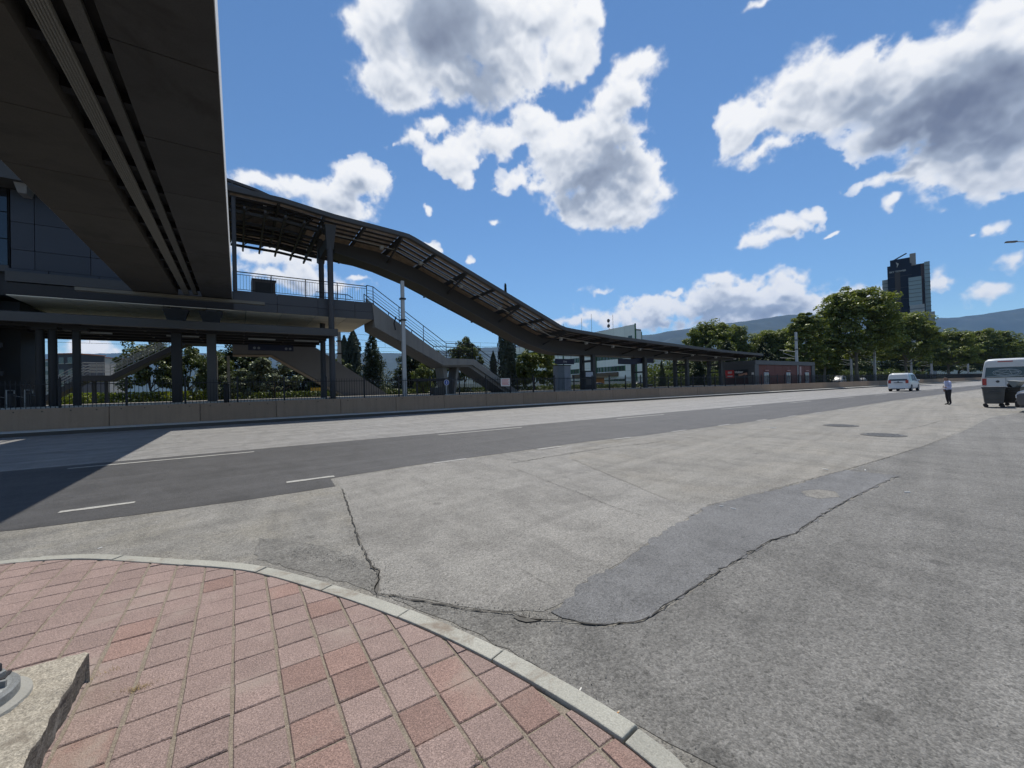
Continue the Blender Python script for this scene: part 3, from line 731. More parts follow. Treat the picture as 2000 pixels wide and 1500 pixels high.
br = empty('footbridge', (-2.4, 10, 7.2), 0, 'wide dark footbridge deck crossing over the road on the left', 'footbridge')
def rel(mb, o):                            # shift a world-built mesh below its empty
    l = o.location; mb.v = [(p[0] - l.x, p[1] - l.y, p[2] - l.z) for p in mb.v]; return mb
Y0, Y1 = -14.0, 28.95
y = Y1
ys = [y]
while y > Y0: y -= 2.9; ys.append(max(y, Y0))
for a, b in zip(ys, ys[1:]):
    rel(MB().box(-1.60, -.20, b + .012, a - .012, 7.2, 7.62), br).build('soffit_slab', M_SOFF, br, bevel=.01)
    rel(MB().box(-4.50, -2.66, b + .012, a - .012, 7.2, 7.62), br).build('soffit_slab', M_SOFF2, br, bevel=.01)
rel(MB().box(-4.46, -.24, Y0, Y1 - .02, 7.625, 7.9), br).build('deck', M_STEELD, br)
y = Y1 - .6
while y > Y0:
    rel(MB().box(-2.655, -1.605, y - .12, y + .12, 7.42, 7.62), br).build('cross_member', M_STEELD, br); y -= 1.45
mb = rel(MB().box(-2.42, -2.16, Y0, Y1 - .1, 7.27, 7.36), br); mb.build('service_duct', M_STRIPM, br)
for q in range(6): rel(MB().tube([(-2.40 + q * .044, Y0, 7.262), (-2.40 + q * .044, Y1 - .1, 7.262)], .016, 6), br).build('cable', M_STRIPM, br)
mb = rel(MB().box(-1.98, -1.78, Y0, Y1 - .1, 7.27, 7.37), br); mb.build('cable_tray', mat('dark_perforated_tray', (.10, .098, .09), .7, .4, 40, .8, 70), br)
for X, nm in ((-.2, 0), (-4.5, 1)):
    s_ = 1 if nm == 0 else -1
    rel(MB().box(min(X, X + s_ * .012), max(X, X + s_ * .012), Y0, Y1, 7.22, 8.35), br).build('side_face', M_WHITEF, br)
    for yy in ys[1:]:
        rel(MB().box(X - .30 * s_ - .03, X - .30 * s_ + .03, yy - .04, yy + .04, 8.35, 10.4), br).build('parapet_post', M_STEEL, br)
    rel(MB().box(X - .30 * s_ - .04, X - .30 * s_ + .04, Y0, Y1, 10.4, 10.5), br).build('parapet_rail', M_STEEL, br)
rel(MB().box(-6.6, 1.42, 28.6, 28.95, 6.98, 7.14), br).build('end_beam', mat('pale_end_beam', (.155, .145, .118), .7, .12, 2), br)
# piers of the bridge beside the line
for X in (-2.92, -1.28):
    pr = empty('bridge_pier', (X, 30.6, .55), 0, 'square dark grey column under the footbridge end, %s one' % ('left' if X < -2 else 'right'), 'column', 'columns under the footbridge end')
    MB().box(-.23, .23, -.23, .23, 0, 6.2).build('shaft', M_STEEL if X > -2 else M_STEELD, pr, bevel=.03)
    MB().hexa([(-.25, -.25, 5.0), (.25, -.25, 5.0), (.25, .25, 5.0), (-.25, .25, 5.0), (-.6, -.3, 6.1), (.6, -.3, 6.1), (.6, .3, 6.1), (-.6, .3, 6.1)]).build('capital', M_STEELD, pr)

# ------------------------------------------------------------------ station concourse (upper level building)
st = empty('station_concourse', (-4, 31, 6.8), 0, 'raised station concourse clad in blue grey panels behind the footbridge', 'station building')
def spart(mb, name, m, **k): return rel(mb, st).build(name, m, st, **k)
rows = [(6.84, 7.31), (7.31, 8.25), (8.25, 9.22), (9.22, 10.62), (10.62, 12.25)]
for i, (z0, z1) in enumerate(rows):
    js = [-9.55, -8.05, -6.17, -4.3, -2.4, -.5] if i < 2 else [-9.36, -8.54, -6.5, -4.4, -2.3, -.5]
    for a, b in zip(js, js[1:]):
        off = rnd.uniform(0, .012)
        spart(MB().box(a + .012, b - .012, 30.9 - (.05 if i < 2 else 0) - off, 31.05, z0 + .012, z1 - .012), 'cladding_panel', M_PANEL)
spart(MB().box(-9.34, -.5, 31.06, 38.5, 7.6, 14.6), 'core', M_STEELD)
spart(MB().box(-16, -.6, 29.6, 38.5, 12.3, 13.1), 'roof_edge', M_STEEL)
spart(MB().box(-16, -.9, 30.2, 38.5, 13.1, 14.9), 'roof_upstand', M_STEELD)
spart(MB().hexa([(-8.9, 30.2, 11.9), (-8.6, 30.2, 11.9), (-8.6, 30.9, 11.9), (-8.9, 30.9, 11.9), (-8.95, 29.9, 12.3), (-8.5, 29.9, 12.3), (-8.5, 30.9, 12.3), (-8.95, 30.9, 12.3)]), 'bracket', M_GALVB)
# dark glazing left of the panels
for k in range(3):
    z0 = 8.4 + 1.35 * k
    spart(MB().box(-12.6, -9.5, 31.0, 31.06, z0, z0 + 1.3), 'glazing', glass('dark_glass', (.012, .014, .018)))
spart(MB().box(-12.7, -9.42, 30.85, 31.1, 8.05, 8.36), 'sill_band', M_STEEL)
spart(MB().box(-12.7, -9.45, 31.1, 38, 6.9, 12.6), 'west_core', M_STEELD)
# landing: deck, fascia panels, soffit panels
spart(MB().box(-9.4, 8.15, 30.36, 37.4, 7.5, 8.0), 'landing_deck', M_STEEL)
for a, b in zip([-.15, 2.2, 4.6, 7.0], [2.2, 4.6, 7.0, 8.75]):
    for (z0, z1) in ((6.82, 7.36), (7.36, 8.06)):
        p = [(a + .01, z0 + .01), (b - .01, z0 + .01), (b - .01, z1 - .008), (a + .01, z1 - .008)]
        if b > 8: p = [(a + .01, z0 + .01), (8.35, z0 + .01), (8.35 if z0 > 7 else 8.35, z1 - .008), (a + .01, z1 - .008)]
        spart(MB().prism(p, 30.28 - rnd.uniform(0, .01), 30.36, 'y'), 'fascia_panel', M_FASC)
for i in range(9):
    a = -9.4 + 1.98 * i; b = a + 1.98
    for (c, d) in ((30.4, 32.1), (32.1, 33.8), (33.8, 35.6), (35.6, 37.4)):
        spart(MB().box(a + .012, min(b, 8.2) - .012, c + .012, d - .012, 6.80 + rnd.uniform(0, .008), 6.84), 'soffit_panel', M_BEIGES)
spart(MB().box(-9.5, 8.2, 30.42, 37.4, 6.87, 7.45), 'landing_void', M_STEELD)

# railing of the landing and stairs
def railing(name, label, path, Y, h=1.18, gap=.16, post=2.05, mid=None, m=M_STEELD, parent=None, slats=0, cat='railing'):
    t = parent or empty(name, (path[0][0], Y, path[0][1]), 0, label, cat)
    O = t.location
    def wp(mb): mb.v = [(p[0] - O.x, p[1] - O.y, p[2] - O.z) for p in mb.v]; return mb
    wp(MB().tube([(x, Y, z + h) for x, z in path], .032, 8)).build('top_rail', m, t, 40)
    if not slats:
        wp(MB().tube([(x, Y, z + h - .16) for x, z in path], .018, 6)).build('upper_rail', m, t, 40)
        wp(MB().tube([(x, Y, z + .1) for x, z in path], .018, 6)).build('lower_rail', m, t, 40)
    for q in range(slats):
        wp(MB().tube([(x, Y, z + h * (.2 + .7 * q / max(1, slats))) for x, z in path], .016, 6)).build('rail', m, t, 40)
    bal = MB()
    for (x0, z0), (x1, z1) in zip(path, path[1:]):
        Ls = math.hypot(x1 - x0, z1 - z0); n = max(1, round(Ls / post))
        for i in range(n + 1):
            t_ = i / n; x = x0 + (x1 - x0) * t_; z = z0 + (z1 - z0) * t_
            wp(MB().tube([(x, Y, z), (x, Y, z + h)], .03, 8)).build('post', m, t, 40)
        if not slats:
            n = int(Ls / gap)
            for i in range(1, n):
                t_ = i / n; x = x0 + (x1 - x0) * t_; z = z0 + (z1 - z0) * t_
                bal.tube([(x, Y, z + .1), (x, Y, z + h - .16)], .009, 5, False)
    if bal.v: wp(bal).build('balusters', m, t, kind='stuff')
    return t
railing('landing_railing', 'dark steel railing with thin bars along the upper landing', [(-.1, 8.05), (7.85, 8.05)], 30.34)
railing('landing_railing', 'dark steel railing along the far side of the upper landing', [(-.1, 8.05), (9.0, 8.05)], 36.9)
# box cabinet on the landing and bench-like guard
cb_ = empty('equipment_cabinet', (1.65, 31.4, 8.0), 0, 'dark box cabinet standing behind the landing railing', 'cabinet')
MB().box(-.75, .55, 0, .8, 0, 1.12).build('body', mat('brown_grey_cabinet', (.075, .062, .055), .7, .25, 6), cb_, bevel=.02)
MB().box(-.82, -.75, -.02, .8, 0, 1.08).build('side_panel', mat('pale_cabinet_side', (.22, .21, .2), .7), cb_)
MB().box(-.6, .4, -.015, 0, .12, .98).build('grille', mat('cabinet_grille', (.03, .028, .026), .8, .4, 30), cb_)
MB().box(-.8, .6, -.05, .85, 1.12, 1.18).build('lid', M_STEEL, cb_)
gd = empty('guard_rail', (5.6, 31.0, 8.0), 0, 'low double tube guard rail beside the column at the stair head', 'guard rail')
MB().tube([(-1.0, 0, 0), (-1.0, 0, .62), (1.1, 0, .62), (1.45, 0, .42)], .03, 8).build('upper_tube', M_STEELD, gd, 40)
MB().tube([(-1.0, 0, .3), (1.2, 0, .3)], .025, 8).build('lower_tube', M_STEELD, gd, 40)
for x in (-.4, .3, .95): MB().tube([(x, 0, 0), (x, 0, .62)], .022, 6).build('post', M_STEELD, gd, 40)

# stairs down to the platform
stt = empty('staircase', (14, 31.5, 1.25), 0, 'grey staircase with landing going down from the concourse to the platform', 'staircase')
def tpart(mb, name, m, **k): return rel(mb, stt).build(name, m, stt, **k)
M_STRING = mat('stair_concrete', (.20, .19, .175), .8, .12, 1.5, streak=.15)
prof_out = [(8.2, 8.05), (14.0, 4.05), (16.45, 4.05), (20.9, 1.25)]
bot = [-1.45, -.62, -.42, -.95]
for Y in (30.3, 32.95):
    pts_t = [(8.2, 7.95), (14.0, 4.12), (16.45, 4.1), (20.95, 1.26)]
    pts_b = [(20.2, 1.26), (16.3, 3.62), (13.7, 3.55), (8.35, 6.3)]
    tpart(MB().prism(pts_t + pts_b, Y - .1, Y + .1, 'y'), 'stringer', M_STRING)
tpart(MB().prism([(8.3, 6.9), (14.0, 3.62), (16.4, 3.62), (20.4, 1.26), (19.6, 1.26), (16.1, 3.46), (13.75, 3.46), (8.3, 6.32)], 30.42, 32.83, 'y'), 'flight_soffit', M_STRING)
def steps(xa, za, xb, zb, n):
    for i in range(n):
        x0 = xa + (xb - xa) * i / n; x1 = xa + (xb - xa) * (i + 1) / n; z1 = za + (zb - za) * (i + 1) / n
        tpart(MB().box(x0, x1 + .03, 30.41, 32.84, z1 - .05, z1 + .1), 'tread', mat('stair_tread', (.06, .06, .065), .8, .15, 3))
steps(8.2, 8.0, 14.0, 4.0, 22); steps(16.45, 4.0, 20.9, 1.25, 16)
tpart(MB().box(13.95, 16.5, 30.42, 32.83, 3.9, 4.04), 'mid_landing', M_STEEL)
tpart(MB().hexa([(14.15, 30.9, 1.25), (14.45, 30.9, 1.25), (14.45, 32.4, 1.25), (14.15, 32.4, 1.25), (13.9, 30.9, 3.5), (14.25, 30.9, 3.5), (14.25, 32.4, 3.5), (13.9, 32.4, 3.5)]), 'support_leg', M_STRING)
tpart(MB().hexa([(14.85, 30.9, 1.25), (15.05, 30.9, 1.25), (15.05, 32.4, 1.25), (14.85, 32.4, 1.25), (15.2, 30.9, 3.5), (15.45, 30.9, 3.5), (15.45, 32.4, 3.5), (15.2, 32.4, 3.5)]), 'support_leg', M_STRING)
railing('stair_railing', 'dark sloping handrail with slats along the near side of the stairs', [(7.85, 8.05), (8.3, 8.0), (14.0, 4.1), (16.4, 4.1), (20.9, 1.3)], 30.32, 1.25, post=2.2, slats=4)
railing('stair_railing', 'dark sloping handrail along the far side of the stairs', [(8.3, 8.0), (14.0, 4.1), (16.4, 4.1), (20.9, 1.3)], 32.9, 1.25, post=2.2, slats=4)
gl_ = MB().add([(8.6, 32.7, 8.75), (13.95, 32.7, 4.95), (13.95, 32.7, 4.1), (8.6, 32.7, 7.7)], [(0, 1, 2, 3)]); 
tpart(MB().prism([(8.4, 8.9), (14.1, 5.0), (14.1, 4.15), (8.4, 7.9)], 32.74, 32.76, 'y'), 'balustrade_panel', mat('greenish_glass_panel', (.16, .19, .19), .25, .05, 1))

# far flight, on the other side of the tracks
fs_ = empty('far_staircase', (5, 40, 1.0), 0, 'slate clad flight descending to the right behind the fence', 'staircase')
def fpart(mb, name, m, **k): return rel(mb, fs_).build(name, m, fs_, **k)
fpart(MB().prism([(-.3, 4.92), (2.4, 4.96), (9.3, .6), (13.2, .6), (4.75, 6.4), (-.3, 6.44)], 40.0, 40.25, 'y'), 'cladding', mat('slate_stair_side', (.145, .145, .152), .6, .12, 1))
fpart(MB().prism([(-.3, 4.9), (2.4, 4.94), (9.2, .62), (12.6, .62), (4.6, 5.9), (-.3, 5.9)], 40.27, 42.6, 'y'), 'flight_body', M_STRING)
fpart(MB().prism([(-.3, 4.86), (2.4, 4.9), (8.9, .8), (8.6, .8), (2.35, 4.75), (-.3, 4.75)], 39.96, 40.3, 'y'), 'edge_trim', mat('warm_edge_trim', (.3, .24, .18), .7, .1, 2))
for (xx, w_) in ((-1.6, .28), (-.7, .18)):
    fpart(MB().box(xx, xx + w_, 40.2, 40.6, .5, 4.8), 'pillar', mat('pale_pillar', (.22, .215, .2), .8, .12, 2))
ws = empty('west_staircase', (-8, 45, 1.0), 0, 'slim dark staircase with pale railing rising to the right behind the columns', 'staircase')
def wpart(mb, name, m, **k): return rel(mb, ws).build(name, m, ws, **k)
wpath = [(-12.6, 1.5), (-10.0, 3.42), (-8.45, 3.42), (-3.6, 6.6), (-2.2, 6.6)]
wpart(MB().strip(wpath, 45, 47, -.45, 0), 'flight', M_FASC)
for xx in (-9.6, -8.9): wpart(MB().box(xx, xx + .18, 45.5, 45.9, .6, 3.0), 'pillar', M_FASC)
M_PALER = mat('pale_rail', (.32, .33, .32), .5, .1, 2, metal=.3)
for Y in (45.05, 46.9):
    for q in (1.0, .78, .56, .34): wpart(MB().tube([(x, Y, z + q) for x, z in wpath], .022, 6), 'rail', M_PALER)
    for (x0, z0), (x1, z1) in zip(wpath, wpath[1:]):
        n = max(1, int(math.hypot(x1 - x0, z1 - z0) / .75))
        for i in range(n): wpart(MB().tube([(x0 + (x1 - x0) * i / n, Y, z0 + (z1 - z0) * i / n), (x0 + (x1 - x0) * i / n, Y, z0 + (z1 - z0) * i / n + 1.0)], .02, 6), 'post', M_PALER)

# ------------------------------------------------------------------ low platform roof on the left
lr = empty('platform_roof', (-4, 30, 5.3), 0, 'low flat dark platform roof under the concourse on the left', 'roof')
def lpart(mb, name, m, **k): return rel(mb, lr).build(name, m, lr, **k)
lpart(MB().prism([(28.98, 5.36), (28.98, 5.80), (29.2, 5.86), (29.3, 5.86), (29.3, 5.36)], -15, 5.6, 'x'), 'fascia', mat('fascia_grey', (.062, .06, .058), .5, .1, 1.5))
lpart(MB().box(-15, 5.5, 29.3, 36.3, 5.62, 5.84), 'roof_slab', M_STEELD)
lpart(MB().box(-15, 5.45, 29.32, 36.28, 5.842, 5.87), 'bounce_sheet', mat('pale_bounce_sheet', (.55, .53, .48), .9, .1, 1))  # pale sheet added on the slab to bounce light up to the soffit
for Y in (30.2, 31.6, 33.0, 34.6, 36.2):
    lpart(MB().box(-15, 5.3, Y - .08, Y + .08, 5.3, 5.62), 'beam', M_STEELD)
for i in range(9):
    X = -14 + 2.4 * i; lpart(MB().box(X - .05, X + .05, 29.4, 36.2, 5.4, 5.6), 'cross_beam', M_STEELD)
for X in (-7.2, -3.4, .6, 3.2):
    lpart(MB().box(X, X + 1.5, 30.85, 30.95, 5.12, 5.2), 'strip_light', mat('dull_tube_housing', (.3, .3, .29), .6))
for X in (-8.05, -6.97):
    c = empty('roof_column', (X, 30.4, .55), 0, ('paired dark steel column' if X < -7.5 else 'single dark steel column') + ' under the low roof at far left', 'column', 'columns of the low roof')
    if X < -7.5:
        for q in (-.22, .22): MB().tube([(q, 0, 0), (q, 0, 4.75)], .17, 14).build('shaft', M_STEELD, c, 40)
    else: MB().box(-.14, .14, -.14, .14, 0, 4.75).build('shaft', M_STEELD, c, bevel=.02)
    MB().box(-.45, .45, -.3, .3, 4.6, 4.75).build('cap', M_STEELD, c)
def sign_board(name, label, x0, x1, Y, z0, z1, txt=None, parent=None):
    t = empty(name, ((x0 + x1) / 2, Y, z0), 0, label, 'sign', 'hanging platform signs')
    w = (x1 - x0) / 2; h = z1 - z0
    MB().box(-w, w, -.06, .06, 0, h).build('panel', mat('navy_sign', (.010, .011, .035), .5, .1, 2), t, bevel=.01)
    for q in (-w * .7, w * .7): MB().tube([(q, 0, h), (q, 0, h + .5)], .02, 6).build('hanger', M_STEELD, t)
    if txt: text_mesh(txt, h * .42, 'lettering', mat('sign_white', (.6, .6, .62), .6), t, (0, -.066, h * .5), (R(90), 0, 0), .003)
    return t
s1 = sign_board('hanging_sign', 'long navy hanging sign under the low roof', .62, 3.35, 33.0, 4.62, 5.05)
for q in (-1.0, -.75, .9, 1.15):
    MB().lathe([(.085, -.004), (.085, 0)], 14, (q, -.062, .17), 'y').build('pictogram', mat('sign_grey', (.28, .28, .3), .6), s1)
# tall slim shaft and ticket barrier at the far left
tw = empty('stair_tower', (-11.3, 30.6, .55), 0, 'dark framed stair tower with dim glazing at the left edge', 'stair tower')
MB().box(-1.6, 1.9, 1.4, 4.4, 0, 6.2).build('core', M_STEELD, tw)
for q in (-1.55, -.55, .1, .6, 1.1): MB().box(q, q + .13, .0, .18, 0, 6.2).build('mullion', M_STEELD, tw)
for z in (0.6, 2.3, 3.7, 5.1): MB().box(-1.5, 1.7, .03, .15, z, z + .22).build('transom', M_STEELD, tw)
for i, q in enumerate((-1.42, -.42, .23, .73)):
    for z in (2.55, 3.95, 5.35): MB().box(q, q + (.85 if i == 0 else .5 if i == 1 else .36), .22, .24, z, z + 1.1).build('pane', mat('dim_ochre_pane', (.20, .175, .12), .4, .35, 1.5, objvar=.35), tw)
tb = empty('ticket_barrier', (-9.6, 30.15, 1.25), 0, 'row of steel ticket barriers behind the wall at far left', 'barrier')
for i in range(5):
    x = -1.6 + i * .62
    MB().tube([(x, 0, 0), (x, 0, .86), (x, .9, .86), (x, .9, 0)], .035, 8).build('hoop', M_PALER, tb, 40)
    MB().box(x - .1, x + .1, .1, .8, .05, .7).build('cabinet', M_STEEL, tb, bevel=.02)
    MB().tube([(x + .1, .45, .6), (x + .45, .45, .5)], .02, 6).build('arm', M_PALER, tb)

# ------------------------------------------------------------------ long sweeping canopy
M_ROOFP = foliage('canopy_lining', (.31, .275, .24), (.40, .36, .31), .26, 2.0, (1.05, .98, .9), .0)
M_CAN = mat('canopy_steel', (.045, .041, .038), .6, .12, 2)
M_GUT = mat('canopy_gutter', (.065, .063, .062), .5, .1, 2, spec=.3)
ca = empty('station_canopy', (25, 34, 1.25), 0, 'long dark sweeping canopy running down from the concourse along the platform', 'canopy')
def cpart(mb, name, m, **k): return rel(mb, ca).build(name, m, ca, **k)
PROF = [(-.35, 14.03), (2.54, 13.95), (5.57, 13.57), (8.2, 13.4), (10.3, 13.25), (10.75, 13.2), (11.2, 13.05), (13.22, 12.25), (17.3, 10.6), (21.45, 8.92), (24.4, 7.74), (25.3, 7.36), (26.0, 7.19), (27.2, 7.08), (29.2, 6.95), (32.5, 6.71), (44.0, 6.24), (53.0, 5.9), (64.0, 5.65)]
def zat(x, P=PROF):
    for (a, za), (b, zb) in zip(P, P[1:]):
        if a <= x <= b: return za + (zb - za) * (x - a) / (b - a)
    return P[-1][1] if x > P[-1][0] else P[0][1]
YN, YF = 29.3, 39.0
cpart(MB().strip(PROF, YN - .02, YN + .28, -.26, .04), 'gutter', M_GUT)
cpart(MB().strip(PROF, YN + .3, YN + .5, -.12, .12), 'flashing', M_CAN)
cpart(MB().strip([p for p in PROF], YF - .2, YF, -.22, .06), 'far_edge_beam', M_CAN)
xs = []
x = -.3
while x < 64: xs.append(x); x += 2.65 if x < 26 else 3.0
xs.append(63.9)
PURL = [29.9, 30.7, 31.5, 32.3, 33.1, 34.9, 35.7, 36.5, 37.3, 38.1]
for i, X in enumerate(xs):
    z = zat(X); heavy = i % 2 == 0
    h = .34 if heavy else .24
    cpart(MB().box(X - .07, X + .07, YN + .32, YF - .22, z - .10 - h, z - .10), 'rafter', M_CAN)
for Y in PURL:
    cpart(MB().strip(PROF, Y - .045, Y + .045, -.11, .02), 'purlin', M_CAN)
for a, b in zip(xs, xs[1:]):
    brk = [p[0] for p in PROF if a + .05 < p[0] < b - .05]; seg = [a + .02] + brk + [b - .02]
    pr = [(x, zat(x)) for x in seg]
    for (c, d) in zip([29.82] + PURL[:], PURL[:] + [38.82]):
        if d - c < .4: continue
        cpart(MB().strip(pr, c + .05, d - .05, .03, .07), 'roof_panel', M_ROOFP)
# central girder
GB = [(6.3, 12.25), (9.5, 11.63), (12.95, 10.6), (17.0, 9.0), (20, 7.7), (22.3, 6.72), (24.3, 5.95), (26.0, 5.5), (27.4, 5.22), (28.8, 5.08), (32, 5.06), (36.6, 5.06), (42, 5.02), (49.5, 4.9), (58, 4.86), (63.6, 5.05)]
GT = [zat(x) - .45 for x, z in GB]
cpart(MB().strip(GB, 33.2, 34.8, 0, [t - z for t, (x, z) in zip(GT, GB)]), 'girder', mat('girder_steel', (.052, .046, .042), .55, .1, .8), smooth=None)
cpart(MB().strip(GB, 33.08, 33.2, 0, .06), 'girder_flange', M_GUT)
cpart(MB().strip(GB, 34.8, 34.92, 0, .06), 'girder_flange', M_GUT)
# struts between girder and roof edge
for X in xs[2::2]:
    if X > 60: continue
    z = zat(X); gb = zat(X, GB) if X > 6.3 else z - 1.1
    for s_ in (-1, 1):
        cpart(MB().bar((X, 34 + s_ * .8, max(gb + .25, z - 1.15)), (X, 34 + s_ * 4.2, z - .42), .1, .16), 'strut', M_CAN)
# conduit with lights under the near half
CP = [(x, zat(x) - .62) for x in [5.6, 8, 10.9, 14, 18, 22, 25.6, 32, 40, 50, 60]]
cpart(MB().tube([(x, 31.3, z) for x, z in CP], .035, 6), 'conduit', mat('pale_conduit', (.3, .29, .27), .6))
for X in [9.3, 12.4, 16, 19.8, 23.5, 27, 30.5, 34.5, 39, 44, 49.5, 55, 60]:
    cpart(MB().hexa([(X - .12, 31.2, zat(X) - .82), (X + .12, 31.2, zat(X) - .82), (X + .12, 31.45, zat(X) - .86), (X - .12, 31.45, zat(X) - .86), (X - .14, 31.2, zat(X) - .6), (X + .14, 31.2, zat(X) - .6), (X + .14, 31.45, zat(X) - .6), (X - .14, 31.45, zat(X) - .6)]), 'floodlight', mat('lamp_housing', (.35, .34, .32), .5))
# upper frame over the landing: lower chords and braces
for Y in (30.6, 32.4, 34.2, 36.0, 37.6):
    cpart(MB().strip([(-.3, 13.1), (2.9, 13.0), (5.3, 12.72)], Y - .06, Y + .06, -.09, .09), 'chord', M_CAN)
for X in (.5, 1.6, 2.7, 3.8, 4.8):
    zc_ = zat(X) - .95
    cpart(MB().box(X - .06, X + .06, 29.6, 38.6, zc_ - .1, zc_ + .06), 'cross_chord', M_CAN)
    for Y in (30.2, 31.9, 33.6, 35.4, 37.2): cpart(MB().bar((X, Y, zc_), (X + .7, Y + .8, zat(X) - .15), .07), 'brace', M_CAN)
# columns: two at the stair head, then pairs down the platform
for Y in (29.85, 33.35):
    cpart(MB().tube([(5.35, Y, .6), (5.35, Y, 12.6)], .19, 16), 'column', M_STEELB, smooth=40)
    cpart(MB().hexa([(5.15, Y - .18, 11.3), (5.55, Y - .18, 11.3), (5.55, Y + .18, 11.3), (5.15, Y + .18, 11.3), (5.05, Y - .22, 13.0), (5.75, Y - .22, 13.0), (5.75, Y + .22, 13.0), (5.05, Y + .22, 13.0)]), 'column_head', M_CAN)
cpart(MB().box(5.2, 5.5, 29.9, 34.4, 11.6, 12.3), 'head_beam', M_CAN)
cpart(MB().tube([(-.05, 29.75, 7.9), (-.05, 29.75, 13.6)], .12, 12), 'column', M_STEELB, smooth=40)
for X in (33.2, 42.1, 50.9, 59.3):
    for Y in (33.1, 34.9):
        cpart(MB().box(X - .24, X + .24, Y - .2, Y + .2, 1.25, zat(X, GB) + .05), 'column', M_STEEL, bevel=.03)
    cpart(MB().box(X - .1, X + .1, 33.3, 34.7, zat(X, GB) - .75, zat(X, GB) - .5), 'tie_beam', M_STEEL)
    cpart(MB().box(X - .1, X + .1, 33.3, 34.7, 3.1, 3.3), 'tie_beam', M_STEEL)
# arched rooflight above the concourse
ar = empty('arched_rooflight', (0, 34, 13.7), 0, 'arched dark glazed rooflight rising behind the canopy at its upper end', 'rooflight')
AP = [(-3.0, 15.35), (-1.4, 15.3), (-.2, 15.15), (1.2, 14.9), (2.4, 14.55), (3.5, 14.15), (4.4, 13.75)]
rel(MB().strip(AP, 31.0, 37.0, -.10, .06), ar).build('roof', M_GUT, ar)
rel(MB().prism([(x, z - .12) for x, z in AP] + [(-3.0, 13.95)], 31.1, 31.2, 'y'), ar).build('glazing', glass('smoky_glass', (.05, .055, .065), .15), ar)
for X in (-1.6, -.1, 1.6, 2.9): rel(MB().box(X - .05, X + .05, 31.0, 31.1, 13.8, zat(X, AP) - .1), ar).build('mullion', M_GUT, ar)
rel(MB().box(1.55, 1.75, 30.9, 31.0, 13.9, 14.6), ar).build('pale_plate', M_WHITEF, ar)
# hanging signs along the lower canopy
sign_board('hanging_sign', 'small navy platform sign left of the first pair of canopy columns', 27.6, 30.2, 33.0, 4.0, 4.55, 'Çıkış')
sign_board('hanging_sign', 'navy platform sign between the two nearest pairs of canopy columns', 37.2, 40.4, 33.0, 4.1, 4.75)
sign_board('hanging_sign', 'dark display board right of the navy platform sign under the canopy', 40.6, 44.2, 33.4, 4.35, 4.95)

# ------------------------------------------------------------------ fence along the line
M_FENCE = mat('fence_black', (.016, .016, .018), .6, .1, 3)
fe = empty('railing_fence', (0, 29.25, .5), 0, 'long black iron bar fence standing just behind the concrete wall', 'fence')
FP = 2.43
x = -14.6; fp0 = None; bars0 = None
while x < 230:
    if fp0 is None:
        p_ = MB().box(-.045, .045, -.045, .045, 0, 2.12).lathe([(.05, 2.12), (.035, 2.16), (.005, 2.24)], 8)
        p_.build('post', M_FENCE, fe); fp0 = fe.children[-1]; fp0.location = (x, 0, 0)
        bm_ = MB()
        n = 15
        for i in range(1, n):
            q = FP * i / n; bm_.box(q - .011, q + .011, -.011, .011, .25, 1.98)
            bm_.lathe([(.016, 1.98), (.003, 2.06)], 4, (q, 0, 0))
        for q in (FP * .25, FP * .5, FP * .75):
            bm_.tube([(q - .08, 0, .9), (q, 0, 1.05), (q + .08, 0, .9), (q, 0, .75), (q - .08, 0, .9)], .008, 4)
        bars0 = bm_.build('bars', M_FENCE, fe, kind='stuff'); bars0.location = (x, 0, 0)
        r0 = MB().box(.045, FP - .045, -.02, .02, 1.84, 1.88).build('top_rail', M_FENCE, fe); r0.location = (x, 0, 0)
        r1 = MB().box(.045, FP - .045, -.02, .02, .3, .34).build('bottom_rail', M_FENCE, fe); r1.location = (x, 0, 0)
        src = [fp0, bars0, r0, r1]
    else:
        for o in src:
            if x > 120 and o is bars0 and False: continue
            c = o.copy(); COL.objects.link(c); c.parent = fe; c.location = (x, 0, 0)
    x += FP

# ------------------------------------------------------------------ masts, wires, lamps
M_GALV = mat('galvanised_mast', (.36, .37, .37), .55, .1, 2, metal=.15)
def mast(label, x, Y, ztop, w=.16, arms=0, side=1, zbase=.5, bands=True, arm_w=2.6, lean=0):
    t = empty('catenary_mast', (x, Y, zbase), 0, label, 'mast', 'catenary masts along the tram line')
    h = ztop - zbase
    MB().hexa([(-w, -w * .8, 0), (w, -w * .8, 0), (w, w * .8, 0), (-w, w * .8, 0), (-w * .8, -w * .65, h), (w * .8, -w * .65, h), (w * .8, w * .65, h), (-w * .8, w * .65, h)]).build('shaft', M_GALV, t, bevel=.015)
    if bands:
        for z in (h * .68, h * .85): MB().box(-w * 1.35, w * 1.35, -w * 1.2, w * 1.2, z, z + .1).build('clamp_band', M_STEELD, t)
    if arms:
        za = 6.4 - zbase
        MB().tube([(0, 0, za + .2), (0, side * arm_w, za + .75)], .035, 6).build('cantilever_tube', M_GALV, t)
        MB().tube([(0, 0, za - .8), (0, side * arm_w * .8, za + .2)], .03, 6).build('cantilever_tube', M_GALV, t)
        MB().tube([(0, side * .3, za - .95), (0, side * arm_w, za - .6)], .025, 6).build('registration_arm', M_GALV, t)
    return t
M0 = atY(788, 660, 29.6)
mm_ = mast('tall pale square mast in front of the stairs', M0.x, 29.6, 9.75, .15)
MB().tube([(-.45, .2, 6.6), (-.6, .25, 6.1), (-.5, .25, 5.6)], .05, 6).build('cable_loop', M_STEELD, mm_)
p = atY(663, 700, 40.2); mast('pale square mast behind the column at the end of the low roof', p.x, 40.2, 7.3, .17, 1, 1)
